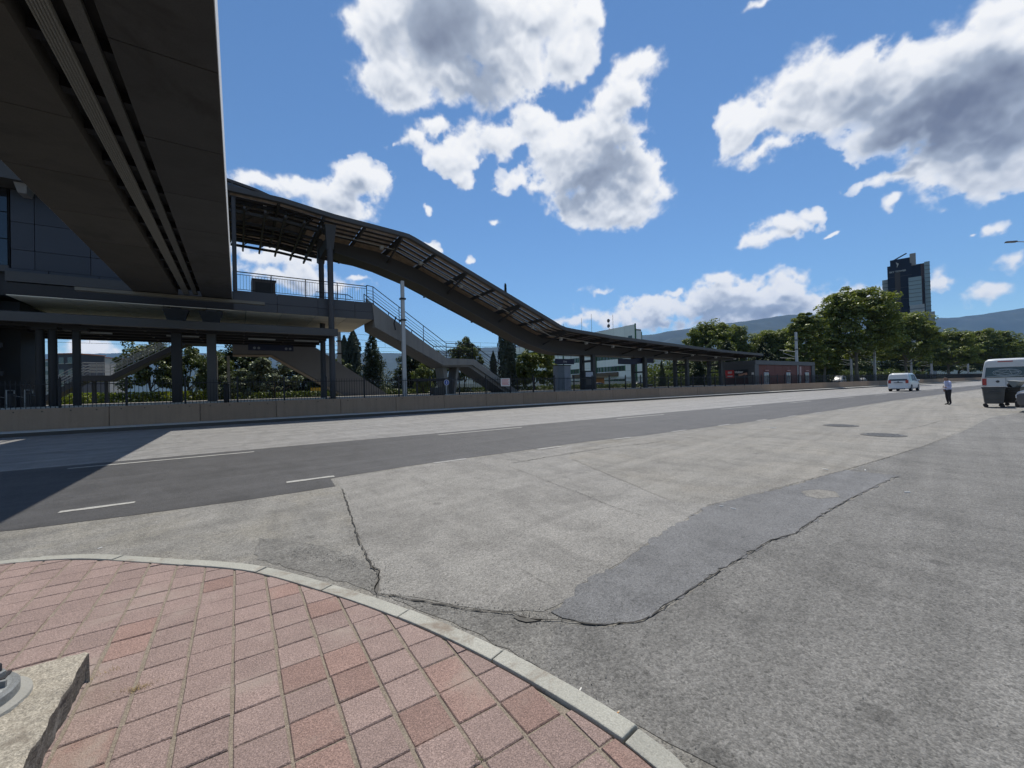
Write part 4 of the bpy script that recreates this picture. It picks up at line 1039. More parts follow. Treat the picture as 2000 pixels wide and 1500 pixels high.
for (px, Y, top, lab) in [(1556, 31.2, 649, 'pale leaning mast in front of the red kiosk'), (1708, 31.2, 668, 'pale mast left of the white people carrier'), (1662, 40, 672, 'pale mast in front of the big plane tree trunk'),
                          (1779, 36, 696, 'thin pale mast just above the white people carrier'), (1819, 36, 694, 'thin pale mast right of the white people carrier'), (1890, 33, 690, 'thin pale mast left of the white minibus')]:
    q = atY(px, 700, Y); zt = atY(px, top, Y).z
    mast(lab, q.x, Y, zt, .17 + q.x * .0007, 1, 1 if px != 1556 else 1)
M_WIRE = mat('overhead_wire', (.03, .03, .03), .5)
for i, (Y, z0, sag, lab) in enumerate([(42, 7.5, .5, 'upper overhead tram wire over the nearer track'), (42, 6.1, .05, 'lower overhead tram wire over the nearer track'), (46, 7.5, .5, 'upper overhead tram wire over the farther track'), (46, 6.1, .05, 'lower overhead tram wire over the farther track')]):
    mb = MB(); pts_ = []
    for k in range(-2, 9):
        for q in range(10):
            t_ = q / 10; pts_.append((7 + 28 * (k + t_), Y, z0 - sag * 4 * t_ * (1 - t_)))
    mb.tube(pts_, .016, 4, False).build('overhead_wire', M_WIRE, label=lab, cat='wire', group='overhead tram wires')
dr = MB()
for k in range(-2, 8):
    for t_ in (.2, .4, .6, .8):
        for Y in (42, 46): dr.tube([(7 + 28 * (k + t_), Y, 7.5 - 2 * t_ * (1 - t_)), (7 + 28 * (k + t_), Y, 6.08)], .012, 4, False)
# droppers hang from the upper wires
up_w = [o for o in COL.objects if o.name.startswith('overhead_wire')][0]
dr.build('droppers', M_WIRE, up_w, kind='stuff')
def street_lamp():
    h = far(1978, 472, 27); base = far(2120, 700, 27)
    t = empty('street_lamp', (base.x, base.y, 0), 0, 'street lamp head on a thin arm reaching in from the right edge', 'street lamp')
    l = t.location
    MB().tube([(0, 0, 0), (0, 0, h.z - .25)], .09, 10, r1=.05).build('pole', M_GALV, t, 40)
    d = Vector((h.x - l.x, h.y - l.y, 0)); hd = Vector((d.x, d.y, h.z))
    n_ = d.normalized(); s_ = Vector((-n_.y, n_.x, 0))
    MB().tube([(0, 0, h.z - .3), d * .3 + Vector((0, 0, h.z - .12)), hd - n_ * .2], .03, 8).build('arm', M_GALV, t, 40)
    a = hd - n_ * .25; b = hd + n_ * .45
    mb = MB().hexa([a - s_ * .1 + Vector((0, 0, -.05)), a + s_ * .1 + Vector((0, 0, -.05)), b + s_ * .13 + Vector((0, 0, -.06)), b - s_ * .13 + Vector((0, 0, -.06)),
                    a - s_ * .07 + Vector((0, 0, .06)), a + s_ * .07 + Vector((0, 0, .06)), b + s_ * .06 + Vector((0, 0, .03)), b - s_ * .06 + Vector((0, 0, .03))])
    mb.build('lamp_head', mat('lamp_grey', (.09, .085, .085), .5), t, bevel=.02)
street_lamp()

# small things by the fence
pp = atY(872, 747, 29.1)
rs = empty('round_sign', (pp.x, 29.1, .5), 0, 'round blue traffic sign with pale arrow on a short post behind the wall', 'traffic sign')
MB().tube([(0, .03, 0), (0, .03, pp.z - .5 + .2)], .03, 8).build('post', M_GALV, rs)
MB().lathe([(.22, 0), (.22, -.01)], 24, (0, 0, pp.z - .5), 'y').build('rim', mat('sign_pale', (.5, .52, .58), .6), rs)
MB().lathe([(.185, -.012), (.185, -.016)], 24, (0, 0, pp.z - .5), 'y').build('disc', mat('sign_blue', (.02, .05, .24), .5), rs)
ao_ = MB().prism([(-.03, .1), (-.03, -.02), (-.08, -.02), (0, -.12), (.08, -.02), (.03, -.02), (.03, .1)], -.022, -.018, 'y').build('arrow', mat('sign_pale', (.5, .52, .58)), rs)
ao_.location = (0, 0, pp.z - .5)
p0 = atY(978, 739, 29.15); p1 = atY(996, 754, 29.15)
ws_ = empty('warning_board', ((p0.x + p1.x) / 2, 29.15, p1.z), 0, 'white rectangular warning board with red lines fixed to the fence', 'sign')
w = (p1.x - p0.x) / 2; h = p0.z - p1.z
MB().box(-w, w, -.012, .012, 0, h).build('board', mat('board_white', (.62, .58, .55), .6, .1, 4), ws_)
for k in range(5): MB().box(-w * .8, w * (.85 - .2 * (k % 2)), -.016, -.013, h * (.15 + .16 * k), h * (.15 + .16 * k) + .05).build('text_line', mat('board_red', (.5, .1, .09), .6), ws_)
yb = atY(618, 762, 36.5)
yb_ = empty('yellow_board', (yb.x, 36.5, 1.25), 0, 'small yellow board on a post seen through the fence left of the column', 'sign')
MB().box(-.42, .42, -.02, .02, yb.z - 1.25 - .05, yb.z - 1.25 + .2).build('board', mat('board_yellow', (.55, .33, .03), .6), yb_)
MB().tube([(.4, 0.03, 0), (.4, 0.03, yb.z - 1.25 + .2)], .025, 6).build('post', M_GALV, yb_)
bn = empty('dark_post', (atY(442, 760, 29.6).x, 29.6, .55), 0, 'stout black bollard shaped post behind the wall under the bridge end', 'post')
MB().tube([(0, 0, 0), (0, 0, 1.65)], .14, 12).build('shaft', M_FENCE, bn, 40); MB().lathe([(.16, 1.65), (.16, 1.7), (.1, 1.75)], 12).build('cap', M_FENCE, bn, 40)
bs = empty('ticket_machine', (atY(858, 760, 29.9).x, 29.9, .55), 0, 'grey box with canopy beside the round blue sign', 'ticket machine')
MB().box(-.5, .45, -.05, .5, 0, 1.25).build('body', M_STEEL, bs, bevel=.02); MB().box(-1.9, .7, -.1, .7, 1.75, 1.95).build('canopy', M_STEELD, bs)
for q in (-1.7, .5): MB().tube([(q, .3, 0), (q, .3, 1.75)], .05, 8).build('post', M_STEEL, bs)
ad = empty('advert_column', (atY(1098, 730, 36).x, 36, 1.25), 0, 'tall pale grey advertising box on the platform left of the first columns', 'advertising box')
MB().box(-1.0, 0, -.4, .4, 0, 2.75).build('side', mat('advert_grey', (.22, .24, .27), .5), ad); MB().box(0, .95, -.4, .4, 0, 2.75).build('face', mat('advert_pale', (.42, .44, .5), .5), ad)
MB().box(-1.05, 1.0, -.45, .45, 2.75, 2.85).build('cap', M_STEEL, ad)
vm = empty('vending_machine', (atY(1147, 740, 32).x, 32.0, 1.25), 0, 'black machine with a pale screen beside the first canopy column', 'machine')
MB().box(-.75, .75, -.35, .35, 0, 2.0).build('body', M_FENCE, vm, bevel=.03); MB().box(-.55, .5, -.37, -.352, 1.35, 1.85).build('screen', mat('pale_screen', (.35, .37, .42), .3), vm)
MB().box(-.5, .3, -.37, -.352, .5, 1.1).build('slot_panel', M_STEEL, vm)

# ------------------------------------------------------------------ trees
def leaf_mesh(name, P, N, size, m, rng, aspect=.62):
    n = len(P); sz = size * rng.uniform(.6, 1.25, (n, 1))
    a = rng.normal(size=(n, 3)); a -= N * (a * N).sum(1, keepdims=True); a /= np.linalg.norm(a, axis=1, keepdims=True) + 1e-9
    b = np.cross(N, a)
    v = np.stack([P + a * sz, P + b * sz * aspect, P - a * sz * .9, P - b * sz * aspect], 1).reshape(-1, 3)
    me = bpy.data.meshes.new(name); me.vertices.add(4 * n); me.vertices.foreach_set('co', v.astype(np.float32).ravel())
    me.loops.add(4 * n); me.loops.foreach_set('vertex_index', np.arange(4 * n, dtype=np.int32)); me.polygons.add(n)
    me.polygons.foreach_set('loop_start', np.arange(0, 4 * n, 4, dtype=np.int32)); me.polygons.foreach_set('loop_total', np.full(n, 4, np.int32))
    me.materials.append(m); me.update(calc_edges=True); return me
def unit(rng, n):
    d = rng.normal(size=(n, 3)); return d / np.linalg.norm(d, axis=1, keepdims=True)
def broad_crown(rng, rx, rz, zc, nclump, per, leaf, m, name='crown', flat=.0, spike=.0):
    d = unit(rng, nclump); rad = rng.uniform(.45, 1.0, (nclump, 1)) ** .6
    d[:, 2] = np.where(d[:, 2] < -.55, -d[:, 2], d[:, 2])
    lob = 1 + .22 * np.sin(3 * np.arctan2(d[:, 1], d[:, 0]) + rng.uniform(0, 6)) * (1 - np.abs(d[:, 2])) + spike * rng.uniform(-1, 1, nclump)
    C = d * rad * lob[:, None] * np.array([rx, rx, rz]) + np.array([0, 0, zc])
    C = C[C[:, 2] > zc - rz * .92]
    P, N = [], []
    for c in C:
        rc = rng.uniform(.09, .21) * rx; u = unit(rng, per); r_ = rc * rng.uniform(.35, 1, (per, 1)) ** .5
        u[:, 2] = np.where(rng.rand(per) < .35, np.abs(u[:, 2]), u[:, 2])
        P.append(c + u * r_ * np.array([1.15, 1.15, .8])); nn = u * .6 + unit(rng, per) * .6 + np.array([0, 0, .45]); N.append(nn / np.linalg.norm(nn, axis=1, keepdims=True))
    return leaf_mesh(name, np.concatenate(P), np.concatenate(N), leaf, m, rng), C
def cedar_crown(rng, r, h, z0, m, leaf, layers=11, per=420, name='crown', droop=.12):
    P, N = [], []
    for i in range(layers):
        t = i / (layers - 1); z = z0 + (h - z0) * t; R_ = r * (1 - t) ** .8 * rng.uniform(.8, 1.15) + .25
        nb = int(7 + 5 * (1 - t))
        for k in range(nb):
            a = rng.uniform(0, 2 * np.pi); L_ = R_ * rng.uniform(.65, 1.1); n = max(12, int(per * (L_ / r) / nb * 1.6))
            s_ = rng.uniform(.12, 1, n) ** .75; w = .22 * L_ * (1 - .55 * s_) * rng.uniform(-1, 1, n)
            x = np.cos(a) * s_ * L_ - np.sin(a) * w; y = np.sin(a) * s_ * L_ + np.cos(a) * w
            zz = z + .18 * L_ * s_ - droop * L_ * s_ ** 2 * 1.6 + rng.normal(0, .13 + .04 * L_, n)
            P.append(np.stack([x, y, zz], 1)); nn = np.array([0, 0, 1.0]) + unit(rng, n) * .75; N.append(nn / np.linalg.norm(nn, axis=1, keepdims=True))
    return leaf_mesh(name, np.concatenate(P), np.concatenate(N), leaf, m, rng, .45)
def cypress_crown(rng, r, h, z0, m, leaf, n=5200, name='crown', top=.75):
    t = rng.uniform(0, 1, n); z = z0 + (h - z0) * t; prof = np.minimum(1, (t / .12 + .25)) * np.where(t > top, np.clip((1 - t) / (1 - top), 0, 1) ** (1.7 if top == .62 else .8), 1)
    a = rng.uniform(0, 2 * np.pi, n); rr_ = r * prof * (.62 + .38 * rng.uniform(0, 1, n) ** .4) * (1 + .14 * np.sin(5 * a + 9 * t) + .1 * np.sin(11 * a - 23 * t))
    P = np.stack([np.cos(a) * rr_, np.sin(a) * rr_, z], 1); nn = np.stack([np.cos(a), np.sin(a), np.full(n, .25)], 1) + unit(rng, n) * .55
    return leaf_mesh(name, P, nn / np.linalg.norm(nn, axis=1, keepdims=True), leaf, m, rng, .45)
F_PLANE = foliage('plane_tree_leaf', (.092, .122, .025), (.18, .20, .046), .48)
F_DARK = foliage('dark_broadleaf', (.042, .060, .016), (.085, .105, .027), .38)
F_BRIGHT = foliage('bright_broadleaf', (.075, .10, .018), (.15, .17, .036), .45)
F_CEDAR = foliage('cedar_needle', (.024, .038, .021), (.052, .07, .038), .2)
F_CYP = foliage('cypress_scale', (.012, .020, .010), (.024, .034, .016), .1)
F_OLIVE = foliage('silvery_leaf', (.11, .13, .085), (.19, .215, .15), .3)
F_LIME = foliage('lime_hedge_leaf', (.13, .165, .02), (.21, .23, .035), .4)
M_BARK = mat('bark', (.085, .068, .05), .95, .3, 6, .6, 20); M_BARKP = mat('plane_bark', (.16, .145, .115), .95, .35, 3, .5, 16)
def trunk_mesh(rng, h, r, C=None, n=6, bark=M_BARK, name='trunk'):
    mb = MB(); k = 6; pts_ = [Vector((math.sin(i * 1.3) * r * .35, math.cos(i * 1.7) * r * .3, h * i / k)) for i in range(k + 1)]
    mb.tube(pts_, r, 9, True, r * .45)
    if C is not None and len(C):
        for c in C[rng.choice(len(C), min(n, len(C)), False)]:
            s_ = Vector((0, 0, h * rng.uniform(.55, .95))); e = Vector(c); m_ = s_.lerp(e, .5) + Vector((0, 0, -.08 * (e - s_).length))
            mb.tube([s_, m_, e], r * .38, 6, True, r * .08)
    return mb.mesh(name, bark, 60)
PROTO = {}
def proto(kind, v):
    key = (kind, v)
    if key in PROTO: return PROTO[key]
    rng = np.random.RandomState(hash_seed(kind) + v * 13)
    if kind == 'plane':       # about 14 wide, 20 high
        cr, C = broad_crown(rng, 6.6, 9.0, 11.0, 330, 110, .26, F_PLANE, spike=.14); tr = trunk_mesh(rng, 9.0, .38, C, 14, M_BARKP)
    elif kind == 'slim':
        cr, C = broad_crown(rng, 3.1, 7.4, 8.6, 210, 105, .22, F_PLANE, spike=.06); tr = trunk_mesh(rng, 9.0, .26, C, 9, M_BARKP)
    elif kind == 'broad':     # about 9 wide, 9 high
        cr, C = broad_crown(rng, 4.4, 4.2, 4.9, 120, 120, .19, F_DARK, spike=.15); tr = trunk_mesh(rng, 3.6, .24, C, 8)
    elif kind == 'bright':
        cr, C = broad_crown(rng, 3.6, 3.2, 3.4, 110, 120, .17, F_BRIGHT, spike=.15); tr = trunk_mesh(rng, 2.6, .2, C, 8)
    elif kind == 'olive':
        cr, C = broad_crown(rng, 2.6, 2.2, 2.5, 46, 150, .17, F_OLIVE, spike=.25); tr = trunk_mesh(rng, 2.2, .12, C, 7)
    elif kind == 'cedar':     # about 9 wide, 10 high
        cr = cedar_crown(rng, 4.5, 10.0, .8, F_CEDAR, .2, 21, 1000); tr = trunk_mesh(rng, 9.4, .26, None)
    elif kind == 'cypress':   # 1 radius, 10 high
        cr = cypress_crown(rng, 1.0, 10.0, .4, F_CYP, .22, 6500); tr = trunk_mesh(rng, 8, .12, None)
    elif kind == 'column':
        cr = cypress_crown(rng, 1.0, 10.0, .3, F_CYP, .16, 9000, top=.62); tr = trunk_mesh(rng, 8, .12, None)
    PROTO[key] = (cr, tr); return PROTO[key]
def hash_seed(s_): return sum(ord(c) * (i + 3) for i, c in enumerate(s_)) % 9973
DIM = {'plane': (14, 20.2), 'slim': (6.4, 16.2), 'broad': (9.6, 9.2), 'bright': (7.8, 6.7), 'olive': (5.6, 4.8), 'cedar': (9.4, 10.2), 'cypress': (2.0, 10), 'column': (2.0, 10)}
NAMES = {'plane': 'plane_tree', 'slim': 'plane_tree', 'broad': 'broadleaf_tree', 'bright': 'broadleaf_tree', 'olive': 'silvery_shrub', 'cedar': 'cedar_tree', 'cypress': 'cypress_tree', 'column': 'cypress_tree'}
def tree(kind, v, px, Y, top, wpx, label, group=None, zb=.5, rz=None):
    a = atY(px, top, Y); dep = Vector((a.x, Y, a.z)) - CAM; dep = dep.dot(FW)
    W = wpx * dep / FPX; H = a.z - zb; cr, tr = proto(kind, v)
    t = empty(NAMES[kind], (a.x, Y, zb), rnd.uniform(0, 6.28) if rz is None else rz, label, 'shrub' if kind == 'olive' else 'tree', group)
    sx = W / DIM[kind][0]; sz = H / DIM[kind][1]; t.scale = (sx, sx, sz)
    o = bpy.data.objects.new('crown', cr); link(o, t); o2 = bpy.data.objects.new('trunk', tr); link(o2, t)
    return t
ROW = 'plane trees along the tram line'
for (k, v, px, Y, top, w, lab) in [
    ('plane', 0, 1668, 34, 566, 138, 'tallest leafy plane tree, left of the dark tower'), ('slim', 0, 1572, 33.5, 608, 68, 'slim plane tree right behind the red kiosk mast'),
    ('plane', 1, 1766, 34, 612, 100, 'plane tree in front of the tower base'), ('plane', 2, 1850, 34, 648, 92, 'plane tree just right of the tower'),
    ('plane', 0, 1925, 34, 646, 96, 'plane tree above the minibus roof, left one'), ('plane', 1, 1992, 34, 664, 84, 'plane tree at the right edge above the minibus'),
    ('slim', 1, 1608, 38, 652, 62, 'lower plane tree filling the gap left of the tallest one')]:
    tree(k, v, px, Y, top, w, lab, ROW)
BACK = 'trees beyond the tram line'
for (k, v, px, Y, top, w, lab) in [
    ('plane', 2, 1385, 66, 630, 92, 'round plane tree behind the lower canopy end, left one'), ('plane', 0, 1432, 68, 638, 70, 'plane tree behind the lower canopy end, right one'),
    ('cedar', 0, 1420, 54, 664, 90, 'dark conifer in front of the plane trees behind the canopy'), ('cedar', 1, 1488, 50, 668, 88, 'dark conifer above the red kiosk roof'),
    ('plane', 1, 1500, 62, 646, 76, 'yellowish plane tree above the kiosk, behind the conifer'), ('plane', 2, 1541, 58, 640, 66, 'plane tree behind the pale leaning mast'),
    ('broad', 0, 1640, 55, 672, 100, 'dark tree behind the tallest plane trunk, left'), ('broad', 1, 1722, 58, 676, 110, 'dark tree behind the row, left of the tower foot'),
    ('broad', 0, 1800, 56, 684, 100, 'dark tree behind the row above the white people carrier'), ('broad', 1, 1872, 58, 690, 90, 'dark tree behind the row left of the minibus'),
    ('broad', 0, 1945, 60, 690, 90, 'dark tree behind the minibus'), ('broad', 1, 1590, 48, 690, 84, 'dark low tree right of the red kiosk'),
    ('plane', 2, 2075, 36, 640, 110, 'plane tree just outside the right edge')]:
    tree(k, v, px, Y, top, w, lab, BACK)
PARK = 'trees in the park behind the platform'
for (k, v, px, Y, top, w, lab) in [
    ('broad', 0, 292, 53, 664, 110, 'dark broadleaf tree behind the pale stair railing'), ('broad', 1, 366, 54, 676, 90, 'dark broadleaf tree between the two bridge piers'),
    ('cedar', 1, 470, 60, 648, 170, 'big dark cedar behind the silvery shrub, left one'), ('cedar', 0, 592, 58, 650, 150, 'big dark cedar behind the slate flight'),
    ('broad', 0, 425, 50, 690, 70, 'dark tree behind the paler bridge pier'), ('olive', 0, 535, 47.5, 700, 100, 'silvery green shrub seen through the fence under the low roof'),
    ('olive', 1, 455, 47, 730, 60, 'low silvery shrub right of the pier'),
    ('cypress', 0, 689, 60, 644, 26, 'dark slim cypress behind the pale mast, taller'), ('cypress', 0, 672, 60, 656, 22, 'dark slim cypress behind the pale mast, left one'),
    ('cedar', 0, 726, 52, 646, 84, 'dark spreading cedar left of the tall pale mast'), ('cedar', 1, 800, 54, 664, 96, 'dark cedar under the upper stair flight'),
    ('broad', 1, 846, 53, 690, 78, 'dark tree under the middle of the stairs'), ('bright', 0, 826, 48, 712, 44, 'bright small tree under the stairs'),
    ('broad', 0, 905, 51, 664, 76, 'dark tree behind the stair landing railing'), ('broad', 1, 640, 56, 700, 90, 'dark tree behind the slate flight foot'),
    ('column', 0, 987, 45, 556, 33, 'tall dense dark cypress right of the stairs'), ('cypress', 0, 963, 52, 686, 13, 'small pointed cypress behind the lower stairs'),
    ('bright', 0, 1042, 48, 678, 100, 'bright green tree below the canopy bend'), ('bright', 1, 1010, 50, 706, 60, 'small bright green tree at the foot of the big cypress'),
    ('cedar', 0, 1292, 46, 704, 24, 'small young conifer between the canopy columns'), ('broad', 0, 1330, 52, 700, 60, 'dark tree under the lower canopy'), ('cedar', 1, 1362, 46, 694, 56, 'dark conifer beside the kiosk under the canopy')]:
    tree(k, v, px, Y, top, w, lab, PARK)
rng = np.random.RandomState(4); P = np.stack([rng.uniform(-13, -2.5, 5200), 50 + rng.uniform(0, 2, 5200), .6 + 1.5 * rng.uniform(0, 1, 5200) ** .8], 1)
hd = bpy.data.objects.new('hedge', leaf_mesh('hedge', P, unit(rng, 5200), .13, F_LIME, rng)); link(hd); tag(hd, 'sunlit lime green hedge beyond the tracks under the stairs', 'hedge')
rng = np.random.RandomState(9); P = np.stack([rng.uniform(-2, 64, 16000), 49.6 + rng.uniform(0, 1.6, 16000), .6 + 1.25 * rng.uniform(0, 1, 16000)], 1)
hd = bpy.data.objects.new('hedge', leaf_mesh('hedge', P, unit(rng, 16000), .15, F_DARK, rng)); link(hd); tag(hd, 'low dark green hedge along the far side of the tracks', 'hedge')
P = np.stack([rng.uniform(66, 240, 26000), 46 + rng.uniform(0, 3, 26000), .5 + 3.6 * rng.uniform(0, 1, 26000)], 1)
hd = bpy.data.objects.new('hedge', leaf_mesh('hedge', P, unit(rng, 26000), .28, F_DARK, rng)); link(hd); tag(hd, 'dark shrub belt under the plane trees on the right', 'hedge')
nW = 60000; xw = rng.uniform(30, 330, nW); yw = 62 + rng.uniform(0, 40, nW); topw = 6.5 + 2.2 * np.sin(xw * .33) + 1.6 * np.sin(xw * .81 + yw * .2)
P = np.stack([xw, yw, .5 + topw * rng.uniform(0, 1, nW) ** .75], 1)
P = P[~((P[:, 0] < 100) & (P[:, 1] > 62))]
hd = bpy.data.objects.new('far_wood', leaf_mesh('far_wood', P, unit(rng, len(P)), .45, F_DARK, rng)); link(hd); tag(hd, 'dark mass of woodland far behind the plane trees', 'woodland', kind='stuff')

# ------------------------------------------------------------------ red kiosk building on the platform
M_RED = mat('dark_red_panel', (.115, .030, .022), .6, .1, 1, objvar=.06)
M_GREYP = mat('kiosk_grey', (.085, .088, .092), .6, .08, 1)
rk = empty('station_kiosk', (75, 33, .55), 0, 'low dark red and grey station kiosk at the end of the canopy', 'kiosk')
def kpart(mb, name, m, **k): return rel(mb, rk).build(name, m, rk, **k)
kpart(MB().box(65.1, 86, 31.2, 36, .55, 4.3), 'core', M_STEELD)
kpart(MB().box(64.9, 86.3, 30.85, 36.2, 4.25, 4.88), 'roof_band', M_GREYP)
for a in range(7): kpart(MB().box(66.2 + a * 2.72, 66.2 + a * 2.72 + 2.68, 31.1, 31.2, .55, 4.24), 'wall_panel', M_RED)
for X in (64.9, 85.3): kpart(MB().box(X, X + 1.2, 30.95, 31.6, .55, 4.24), 'corner_pier', M_GREYP)
for X in (67.9, 75.4, 82.6):
    d = kpart(MB().box(X, X + 1.5, 31.03, 31.1, .6, 3.05), 'door', mat('pale_door', (.30, .33, .38), .4, .15, 1))
    for q in (.08, .8): 
        g_ = MB().box(X + q, X + q + .6, 31.01, 31.03, 1.5, 2.9); rel(g_, rk); g_.build('pane', glass('door_glass', (.12, .14, .17), .1), d)
    kpart(MB().box(X + .2, X + 1.4, 30.95, 31.05, 3.3, 3.42), 'name_strip', mat('pinkish_strip', (.38, .2, .18), .6))
kpart(MB().box(64.98, 65.1, 31.6, 36, .55, 4.24), 'end_wall', M_GREYP)
kpart(MB().box(64.93, 64.98, 32.0, 35.5, .55, 2.3), 'end_wall_base', mat('dark_maroon', (.045, .014, .013), .6))
bb = empty('billboard', (64.9, 33.7, 2.35), 0, 'red and black billboard reading Haber on the kiosk end wall', 'billboard')
MB().box(-.06, .0, .35, 1.75, 0, 1.2).build('red_half', mat('billboard_red', (.42, .03, .028), .5), bb)
MB().box(-.06, .0, -1.7, .35, 0, 1.2).build('black_half', mat('billboard_black', (.016, .016, .018), .5), bb)
text_mesh('BBS', .42, 'lettering', mat('sign_white', (.6, .6, .62)), bb, (-.075, 1.0, .82), (R(90), 0, R(-90)), .005, True)
text_mesh('Haber', .5, 'lettering', mat('sign_white', (.6, .6, .62)), bb, (-.075, -.4, .85), (R(90), 0, R(-90)), .005, True)
MB().box(-.07, -.062, .6, 1.4, .18, .34).build('text_bar', mat('sign_white', (.6, .6, .62)), bb)
mbh = MB().tube([(-.075, -1.65, .55), (-.085, -1.1, .5), (-.09, -.75, .42)], .17, 8, True, .11)
for i, q in enumerate((.12, .02, -.08, -.16)): mbh.tube([(-.09, -.8, .42 + q * .8), (-.1, -.45, .42 + q), (-.1, -.3, .38 + q)], .035, 6)
mbh.v = [(-.062 - abs(p[0] + .062) * .2, p[1], p[2]) for p in mbh.v]; mbh.build('hand_print', mat('hand_tone', (.42, .22, .15), .6), bb)
nb = empty('notice_board', (atY(1563, 720, 30.9).x, 30.9, .55), 0, 'tall narrow pale pink notice board beside the leaning mast', 'sign')
MB().box(-.35, .35, -.03, .03, 1.9, 3.5).build('board', mat('pinkish_board', (.34, .24, .23), .6, .2, 3), nb); MB().box(-.25, .25, .03, .08, 0, 1.9).build('post', M_GALV, nb)
wp_ = atY(1467, 724, 31); sgn = empty('door_sign', (64.86, 31.25, 2.7), 0, 'small white sign on the grey corner pier of the kiosk', 'sign')
MB().box(-.03, 0, -.16, .16, 0, .35).build('plate', mat('sign_pale2', (.6, .6, .6), .6), sgn)

# ------------------------------------------------------------------ white and green office block
M_OFW = mat('office_white_panel', (.72, .73, .70), .6, .06, .6, objvar=.05, streak=.08)
M_OFG = mat('office_green_frame', (.025, .10, .04), .5, .1, 1)
M_OGL = glass('office_glass', (.03, .045, .04), .08)
of = empty('office_block', (80, 90, .5), 0, 'white panelled office block with green window frames behind the canopy', 'office block')
def opart(mb, name, m, **k): return rel(mb, of).build(name, m, of, **k)
plan = [(80.15, 65.6), (82.4, 65.6), (94, 76.5), (94, 122), (80.15, 122)]
opart(MB().prism(plan, .5, 15.2, 'z'), 'core', mat('office_core', (.2, .21, .2), .8))
fl_z = [(1.9, 3.2), (5.2, 6.5), (8.3, 9.6), (11.9, 13.2)]
yb_ = [65.45 + 3.3 * i for i in range(18)]
for i, (a, b) in enumerate(zip(yb_, yb_[1:])):
    bl = .5
    blind = i in (0, 4, 5)
    for (z0, z1) in fl_z:
        opart(MB().box(80.0, 80.15, a + .02, b - .02, bl + .02, z0 - .02), 'panel', M_OFW)
        if blind: opart(MB().box(80.0, 80.15, a + .02, b - .02, z0 + .02, z1 - .02), 'panel', M_OFW)
        else:
            wdo = opart(MB().box(80.06, 80.15, a + .04, b - .04, z0, z1), 'window', M_OGL)
            for q in (a + .02, a + 1.1, a + 2.2):
                m_ = MB().box(79.96, 80.12, q, q + .12 + .22 * ((i + int(q)) % 2), z0, z1); rel(m_, of); m_.build('frame', M_OFG, wdo)
        bl = z1
    ztop = 15.4 + .9 * max(0, 1 - i / 8.0)
    opart(MB().box(80.0, 80.15, a + .02, b - .02, bl + .02, ztop), 'panel', M_OFW)
    if i % 4 == 3: opart(MB().box(79.85, 80.0, b - .2, b + .2, .5, 14.0), 'fin', M_OFG)
opart(MB().box(79.9, 80.2, 65.3, 65.5, .5, 16.5), 'corner_fin', M_OFG)
opart(MB().box(80.3, 82.3, 65.48, 65.6, .5, 14.8), 'side_panel', M_OFW)
opart(MB().box(82.3, 82.5, 65.4, 65.7, .5, 14.6), 'corner_fin', M_OFG)
opart(MB().hexa([(80.1, 68, 15.0), (93, 76, 15.0), (93, 122, 15.0), (80.1, 122, 15.0), (80.3, 68, 16.3), (92, 78, 17.0), (92, 122, 17.0), (80.3, 122, 15.4)]), 'roof', mat('brown_roof', (.16, .115, .095), .8, .15, 1))
opart(MB().box(79.6, 80.0, 71, 88, 3.9, 5.0), 'brown_sign_band', mat('brown_band', (.12, .085, .055), .7, .2, 1))
opart(MB().box(79.98, 80.0, 66.4, 67.6, 12.4, 13.7), 'small_window', M_OGL)
for Y, h in ((76, 4.0), (84, 5.5), (88, 5), (96, 4.5)): opart(MB().tube([(84, Y, 15.5), (84, Y, 16.6 + h)], .05, 6), 'antenna', M_STEEL)
opart(MB().tube([(83, 76.5, 15.5), (83, 76.5, 19.4)], .06, 6), 'dish_post', M_STEEL)
for z in (17.6, 19.0): opart(MB().lathe([(.5, 0), (.45, .12), (.1, .25)], 14, (82.8, 76.5, z), 'x'), 'dish', M_STEEL)
bw = empty('boundary_wall', (60, 60, .6), 0, 'white boundary wall with bars behind the parked cars', 'wall')
for i in range(14):
    MB().box(-42 + i * 4, -42 + i * 4 + 3.9, 0, .2, 0, 1.9).build('wall_panel', mat('white_wall', (.5, .5, .48), .8, .1, 1), bw)
ob_ = empty('orange_kiosk', (58.5, 57, .6), 0, 'small orange stall with awning behind the canopy columns', 'kiosk')
MB().box(-1.6, 1.6, 0, 1.5, 0, 2.6).build('body', mat('orange_board', (.42, .17, .035), .7, .3, 1), ob_); MB().box(-1.9, 1.9, -.6, 1.6, 2.6, 2.8).build('awning', mat('tan_awning', (.3, .22, .13), .8), ob_)

